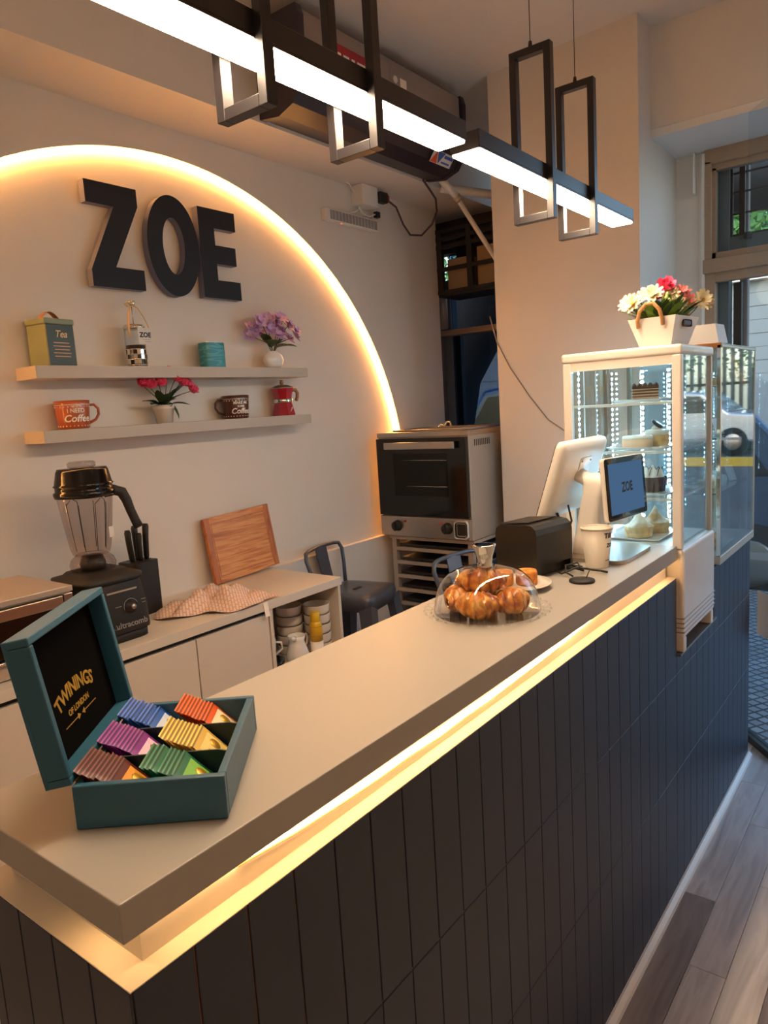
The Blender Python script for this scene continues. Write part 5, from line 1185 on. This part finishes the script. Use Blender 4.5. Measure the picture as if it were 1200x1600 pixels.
g.grid(lambda u, v: ((.034+.006*u+.002*math.sin(14*2*PI*v))*math.cos(2*PI*v), (.034+.006*u+.002*math.sin(14*2*PI*v))*math.sin(2*PI*v), .045*u), 4, 84, cv=True); g.lathe([(0, .04), (.037, .042)], 28, flat_caps=False); g.to('shell', 'chocolate', t)
g = G()
for k in range(7):
    a = 2*PI*k/6; r_ = .022 if k < 6 else 0; g.lathe([(.013, .038), (.012, .050), (.007, .062), (.002, .073), (0, .075)], 12, c=(r_*math.cos(a), r_*math.sin(a), 0 if k < 6 else .008))
g.to('cream_peaks', 'cream_white', t)
g = G()
for k in range(5): g.tube([(-.026+.012*k, -.03, .05), (-.024+.012*k, -.012, .074), (-.026+.012*k, .0, .066), (-.022+.012*k, .014, .074), (-.024+.012*k, .032, .05)], .0011, 5)
g.to('drizzle', 'chocolate', t)
for (cx_, cy_, lab) in ((-0.147, 1.925, 'lemon meringue tart nearer the terminal on the fridge floor'), (-0.127, 2.025, 'lemon meringue tart further back on the fridge floor')):
    t = thing('meringue_tart', lab, 'tart', (cx_, cy_, 1.0875), 0, 'meringue tarts on the fridge floor')
    G().lathe([(.038, 0), (.040, .002), (.044, .032), (.041, .034), (0, .034)], 36).to('crust', 'crust', t)
    g = G(); g.grid(lambda u, v: (((.044*(1-u)**0.8)*(1+.05*math.sin(6*2*PI*v+9*u)))*math.cos(2*PI*v+2.5*u), ((.044*(1-u)**0.8)*(1+.05*math.sin(6*2*PI*v+9*u)))*math.sin(2*PI*v+2.5*u), .033 + .022*u + .030*u**4), 16, 40, cv=True); g.to('meringue', 'meringue', t)

# planter on the fridge
FT = FZ + PT + 0.0285
t = thing('flower_planter', 'white tapered planter of mixed flowers with rope handles on the fridge', 'planter', (-0.070, 1.935, FT), math.radians(-6))
g = G()
def rect(hx, hy, z_): return [(-hx, -hy, z_), (hx, -hy, z_), (hx, hy, z_), (-hx, hy, z_)]
loft(g, [rect(.046, .062, 0), rect(.070, .088, .082), rect(.067, .085, .082), rect(.045, .061, .01)], smooth=False); g.to('tub', 'paint_white', t)
G().box(-.06, .06, -.078, .078, .055, .066).to('moss', 'leaf', t)
g = G(); g.box(.0655, .0705, -.03, .03, .052, .072, bev=.006, seg=3, M=Matrix.Rotation(0.0, 4, 'Y')); g.to('hand_hole', 'frame_dark', t)
for s_ in (-1, 1):
    g = G(); g.tube([(-.038, s_*.089, .055), (-.037, s_*.096, .075), (-.028, s_*.102, .10), (-.008, s_*.105, .119), (.014, s_*.105, .119), (.030, s_*.102, .10), (.035, s_*.096, .075), (.034, s_*.089, .058)], .0058, 8); g.to('rope_handle', 'rope', t)
for (px_, py_, pz_, mt_, cm_, np_, L_, nrm) in ((-.085, -.05, .135, 'petal_white', 'petal_yellow', 11, .03, (-.3, -1, .8)), (-.06, -.075, .128, 'petal_white', 'petal_yellow', 11, .028, (-.2, -1, .5)), (-.04, -.02, .155, 'petal_white', 'petal_green', 11, .03, (0, -1, .9)), (-.01, -.05, .150, 'petal_white', 'petal_green', 10, .03, (.2, -1, .7)), (.02, .0, .150, 'petal_white', None, 10, .026, (.3, -1, .8)), (.03, .05, .155, 'petal_pink', None, 9, .03, (.5, -.6, .8)), (.055, .045, .128, 'petal_pink', None, 9, .027, (.9, -.5, .4)), (.085, .075, .128, 'petal_white', 'petal_yellow', 13, .03, (.9, -.7, .25)), (-.02, .05, .15, 'petal_white', 'petal_yellow', 10, .03, (0, .3, 1)), (.05, -.01, .12, 'petal_white', None, 9, .022, (.8, -.6, .5))):
    o_ = flower(t, (px_, py_, pz_), nrm, L_*1.12, L_*.5, np_, mt_, cm_, 2 if mt_ != 'petal_yellow' else 1, .12)
    g = G(); g.tube([(px_*.4, py_*.4, .06), (px_*.8, py_*.8, pz_*.8), (px_, py_, pz_)], .0015, 5); g.to('stem', 'stem', t)
rose(t, (.005, .01, .168), (.3, -.8, .6), .030, 'rose_pink'); rose(t, (-.008, -.008, .150), (.0, -1, .3), .024, 'rose_pink')
for k in range(150):
    a = random.uniform(0, 2*PI); r_ = random.uniform(.03, .135); z_ = random.uniform(.085, .155 - .35*max(0, r_-.08))
    leaf(t, (r_*.3*math.cos(a), r_*.45*math.sin(a), .062), (r_*.85*math.cos(a), r_*.72*math.sin(a), z_), random.uniform(.020, .032), 'leaf_light' if k % 3 else 'leaf')
for (y_, x_) in ((-.03, .015), (.0, .04), (-.055, .035)):
    g = G()
    for k in range(7): g.lathe([(0, 0), (.006, .004), (.003, .012), (0, .013)], 6, c=(x_+.004*math.sin(k*2), y_+.004*math.cos(k*2), .085+.009*k))
    g.to('flower_spike', 'petal_green', t)
# white card box behind the planter (stands on the glass case)
# ================================================================ GLASS CASE
GX0, GX1, GY0, GL, GZ = -0.30, 0.012, 2.275, 0.555, 0.9325
t = thing('glass_case', 'tall glass pastry case with chrome corners beyond the fridge', 'display case', (0, GY0, GZ), 0); GT = 1.672 - GZ
G().box(GX0, GX1, 0, GL, 0.0, 0.030, bev=.003).to('base', 'steel_dull', t)
for (xx, yy) in ((GX0, 0), (GX1-.014, 0), (GX0, GL-.010), (GX1-.008, GL-.008)): G().box(xx, xx+(.014 if yy == 0 else .008), yy, yy+(.014 if yy == 0 else .008), .03, GT, bev=.002).to('corner_post', 'chrome' if yy == 0 else 'steel_dull', t)
g = G(); g.box(GX0, GX1, 0, GL, GT-.002, GT+.004, bev=.001); g.to('roof_glass', 'glass_case', t)
g = G(); g.box(GX0, GX1, 0, .012, GT-.012, GT+.006, bev=.001); g.to('top_rail', 'copper', t)
g = G(); g.box(GX1-.008, GX1, .012, GL, GT-.008, GT+.004, bev=.001); g.to('top_rail', 'steel_dull', t)
G().box(GX1-.006, GX1-.002, .014, GL-.008, .03, GT-.008).to('pane', 'glass_case', t)
G().box(GX0+.014, GX1-.014, .004, .008, .03, GT-.008).to('pane', 'glass_case', t)
G().box(GX0+.01, GX1-.008, GL-.006, GL-.002, .03, GT-.008).to('pane', 'glass_case', t)
for zz in (1.535, 1.362, 1.175): G().box(GX0+.012, GX1-.010, .012, GL-.010, zz-GZ-.003, zz-GZ+.003).to('shelf', 'glass_case', t)
def ledc(y_):
    g = G()
    for k in range(26): g.box(GX0+.016, GX0+.018, y_, y_+.008, .10+.022*k, .110+.022*k)
    g.to('led_strip', 'fridge_light', t, 'cool white dotted light strip')
ledc(.10); ledc(.42)
bx_ = thing('card_box', 'white card carton with a label standing on the glass case', 'box', (-0.055, 2.33, GZ+GT+.0065), math.radians(-4))
g = G(); loft(g, [rect(.062, .05, 0), rect(.050, .045, .062)], smooth=False); g.to('carton', 'paper', bx_)
G().box(.0565, .0572, -.03, .03, .008, .05, M=Matrix.Rotation(-.19, 4, 'Y')).to('label', 'print_white', bx_)
g = G()
for k in range(3): g.box(.0573, .0577, -.006, .008, .014+.011*k, .020+.011*k, M=Matrix.Rotation(-.19, 4, 'Y'))
g.to('label_print', 'groove_grey', bx_)
for (lab, x_, y_, z_, mt_, s_) in (('dark brownie block on the top shelf of the glass case', -.075, 2.40, 1.5385, 'chocolate', (.028, .03, .03)), ('small pastry on the top shelf of the glass case', -.10, 2.60, 1.5385, 'crust', (.035, .04, .03)), ('dark pastry on the second shelf of the glass case', -.075, 2.40, 1.3655, 'chocolate', (.028, .03, .022)), ('pale pastry on the third shelf of the glass case', -.07, 2.42, 1.1785, 'crust', (.03, .035, .03)), ('wrapped bun on the third shelf of the glass case', -.07, 2.55, 1.1785, 'meringue', (.04, .05, .03)), ('golden loaf on the floor of the glass case', -.075, 2.42, 0.966, 'cake_orange', (.045, .06, .045))):
    g = G(); g.box(-s_[0], s_[0], -s_[1], s_[1], 0, s_[2], bev=s_[2]*.35, seg=3); o = g.to('pastry', mt_, None, None, (x_, y_, z_), (0, 0, .2)); tag(o, lab, 'pastry', 'pastries in the glass case')
for (lab, x_, y_, z_) in (('price card on the second shelf of the glass case', -.03, 2.46, 1.3655), ('price card on the third shelf of the glass case', -.03, 2.48, 1.1785), ('price card near the door end of the glass case', -.03, 2.66, 1.1785)):
    o = G().box(-.001, .001, -.025, .025, 0, .06).to('price_card', 'paper', None, None, (x_, y_, z_+.002), (0, -.35, -.3)); tag(o, lab, 'card', 'price cards in the glass case')
plate = G().box(-.075, .075, -.11, .11, 0, .004, bev=.001).to('glass_tray', 'white_gloss', None, None, (-.09, 2.52, .9625)); tag(plate, 'white tray on the floor of the glass case', 'tray')
bpy.data.objects['pastry.005'].location.z = .9675

# ================================================================ STREET
struct(G().box(-8, 14, 3.9, 9.0, -0.3, -0.12).to('pavement_base', 'asphalt'), 'grey street pavement')
def pav():
    m = bpy.data.materials.new('pavers'); m.use_nodes = True; MATS['pavers'] = m
    n = m.node_tree.nodes; l = m.node_tree.links; b = n['Principled BSDF']
    tc = n.new('ShaderNodeTexCoord'); mp = n.new('ShaderNodeMapping'); mp.inputs['Rotation'].default_value = (0, 0, 0.55); l.new(tc.outputs['Object'], mp.inputs[0])
    br = n.new('ShaderNodeTexBrick'); br.inputs['Scale'].default_value = 9; br.offset = 0; br.inputs['Color1'].default_value = lin('#a3aab0'); br.inputs['Color2'].default_value = lin('#878e94'); br.inputs['Mortar'].default_value = lin('#3b4044'); br.inputs['Mortar Size'].default_value = 0.06; br.inputs['Brick Width'].default_value = 0.5; br.inputs['Row Height'].default_value = 0.5
    l.new(mp.outputs[0], br.inputs['Vector']); l.new(br.outputs['Color'], b.inputs['Base Color']); b.inputs['Roughness'].default_value = 0.5
    bp = n.new('ShaderNodeBump'); bp.inputs['Strength'].default_value = 0.6; bp.inputs['Distance'].default_value = 0.01; bp.invert = True; l.new(br.outputs['Fac'], bp.inputs['Height']); l.new(bp.outputs[0], b.inputs['Normal'])
pav()
struct(G().prism([(-0.455, 3.06), (-0.06, 3.06), (0.02, 2.97), (1.40, 1.27), (14, 1.27), (14, 5.6), (-8, 5.6), (-8, 3.9), (-0.455, 3.9)], -0.2, -0.005).to('pavement', 'pavers'), 'small square paving stones outside the door')
struct(G().box(-12, 18, 5.6, 16.4, -0.3, -0.15).to('street_ground', 'asphalt'), 'grey asphalt street')
struct(G().box(-12, 18, 16.6, 30, -0.3, -0.02).to('far_pavement', 'asphalt'), 'pavement across the street')
tag(G().box(-12, 18, 16.4, 16.62, -0.3, 0.03, bev=.02).to('kerb', 'kerb_yellow'), 'yellow painted kerb across the street, seen mirrored in the glass', 'kerb')
def car(name, label, loc, body, L=4.3, W=1.75, H=1.5, rzv=0.0):
    t = thing(name, label, 'car', loc, rzv)
    pr_ = [(-L/2, .35), (-L/2+.05, .75), (-L/2+.25, .92), (-L*.30, .98), (-L*.18, H-.06), (-L*.08, H), (L*.14, H), (L*.26, H-.1), (L*.40, 1.0), (L/2-.05, .9), (L/2, .6), (L/2-.02, .35), (L*.36, .3), (-L*.36, .3)]
    g = G(); g.prism(pr_, -W/2, W/2, axis='y'); o = g.to('body', body, t); bv = o.modifiers.new('bevel', 'BEVEL'); bv.width = .06; bv.segments = 3
    for s_ in (-1, 1):
        G().prism([(-L*.27, .99), (-L*.165, H-.13), (-.04, H-.09), (-.04, .99)], s_*W/2 - .006, s_*W/2 + .006, axis='y').to('side_window', 'glass_car', t)
        G().prism([(.02, .99), (.02, H-.09), (L*.14, H-.10), (L*.245, H-.2), (L*.34, 1.0)], s_*W/2 - .006, s_*W/2 + .006, axis='y').to('side_window', 'glass_car', t)
        G().box(-L*.36, L*.36, s_*W/2-.02, s_*W/2+.01, .36, .42).to('sill_trim', 'groove_grey', t)
        for xx in (-L*.32, L*.31):
            g = G(); g.cyl((xx, s_*(W/2-.16), .32), (xx, s_*(W/2+.005), .32), .32, None, 28); g.to('wheel', 'tyre', t)
            g = G(); g.cyl((xx, s_*(W/2), .32), (xx, s_*(W/2+.012), .32), .2, .17, 20); g.to('hub_cap', 'steel', t)
        G().box(-L*.02-.01, -L*.02+.0, s_*W/2-.004, s_*W/2+.003, .4, .98).to('door_seam', 'black', t)
car('parked_car', 'dark blue car parked right outside the shop door', (-2.0, 6.6, -0.15), 'car_blue', 4.7, 1.8, 1.85)
car('parked_car', 'silver car across the street mirrored in the fridge glass', (4.6, 18.3, -0.02), 'car_silver', 4.5, 1.8, 1.5)
t = thing('slat_fence', 'dark vertical slat fence across the street', 'fence', (3, 22.5, -0.02), 0)
sm = G().box(-.05, .05, -.03, .03, .1, 2.9).mesh('slat'); sm.materials.append(MATS['fence_dark'])
for k in range(80): put('slat', sm, t, None, (-8 + .22*k, 0, 0))
for zz in (.3, 1.6, 2.7): G().box(-8.1, 9.6, .03, .07, zz, zz+.08).to('rail', 'fence_dark', t)
t = thing('pale_house', 'pale clapboard house wall seen through the shop window', 'building', (-2.6, 10.2, -0.02), 0)
for k in range(17): G().box(-3, 3.9, -.012-.01*(k % 2), .0, .17*k, .17*k+.163).to('clapboard', 'siding', t)
G().box(-3, 3.9, 0.0, 3.0, 0, 2.85).to('wall', 'siding', t)
G().box(-3.1, 4.0, -.18, 3.1, 2.86, 3.02).to('eaves', 'print_white', t)
def tree(label, loc, r, h, n_, seed):
    rnd = random.Random(seed); t = thing('street_tree', label, 'tree', loc, 0)
    g = G(); g.tube([(0, 0, 0), (.1, 0, h*.4), (-.05, .1, h*.8), (0, 0, h)], .2, 10, rs=[.28, .22, .17, .1]); g.to('trunk', 'bark', t)
    g = G()
    for k in range(n_):
        v_ = Vector((rnd.gauss(0, 1), rnd.gauss(0, 1), rnd.gauss(0, 1))).normalized() * r * rnd.uniform(.25, 1.0)
        c0 = Vector((v_.x, v_.y, h + v_.z*.75)); s_ = rnd.uniform(.06, .12); a = Vector((rnd.uniform(-1, 1), rnd.uniform(-1, 1), rnd.uniform(-1, 1))).normalized(); b = a.orthogonal().normalized()
        g.add([c0 - a*s_, c0 + b*s_*.5, c0 + a*s_, c0 - b*s_*.5], [(0, 1, 2, 3)])
    g.to('foliage', 'foliage', t)
tree('leafy tree behind the pale house', (-3.5, 16.0, 0), 3.4, 4.6, 14000, 1)
tree('leafy tree left of the pale house', (-11.5, 15.5, 0), 3.0, 4.2, 9000, 2)
tree('leafy tree behind the slat fence', (4.5, 28, 0), 4.0, 4.5, 9000, 3)
tree('leafy tree at the end of the slat fence', (13.5, 28, 0), 3.6, 4.5, 5000, 4)
t = thing('leaning_tree', 'thick leaning tree trunk right outside the shop window', 'tree', (-2.9, 4.75, -0.12), 0)
g = G(); g.tube([(0, 0, 0), (.1, 0, 1.1), (.3, 0, 1.9), (.8, 0, 2.55), (1.5, .05, 2.92), (2.2, .1, 2.92), (2.8, .1, 2.84), (3.6, .1, 2.7)], .3, 14, rs=[.36, .30, .28, .24, .20, .17, .15, .1]); g.to('trunk', 'bark', t)
# added unseen globes lifting the ambient light, over customer side and work side
for (x_, y_, lab) in ((0.85, -1.25, 'added fill globe hung out of view over the customer floor'), (-0.80, -1.05, 'added fill globe hung out of view over the work side')):
    t = thing('fill_globe', lab, 'lamp', (x_, y_, ZC), 0, 'added globes for ambient light')
    G().lathe([(.055, -.0005), (.055, -.018), (.01, -.024), (0, -.024)], 24).to('canopy', 'white_plastic', t)
    G().cyl((0, 0, -.02), (0, 0, -.46), .004, None, 8).to('cord', 'cable_black', t)
    G().lathe([(0.03, -.455), (.14*math.sin(.25), -.60+.14*math.cos(.25))] + [(.14*math.sin(q), -.60+.14*math.cos(q)) for q in [.25 + (PI-.25)*k/20 for k in range(1, 21)]], 32).to('globe', 'globe_fill_light', t)
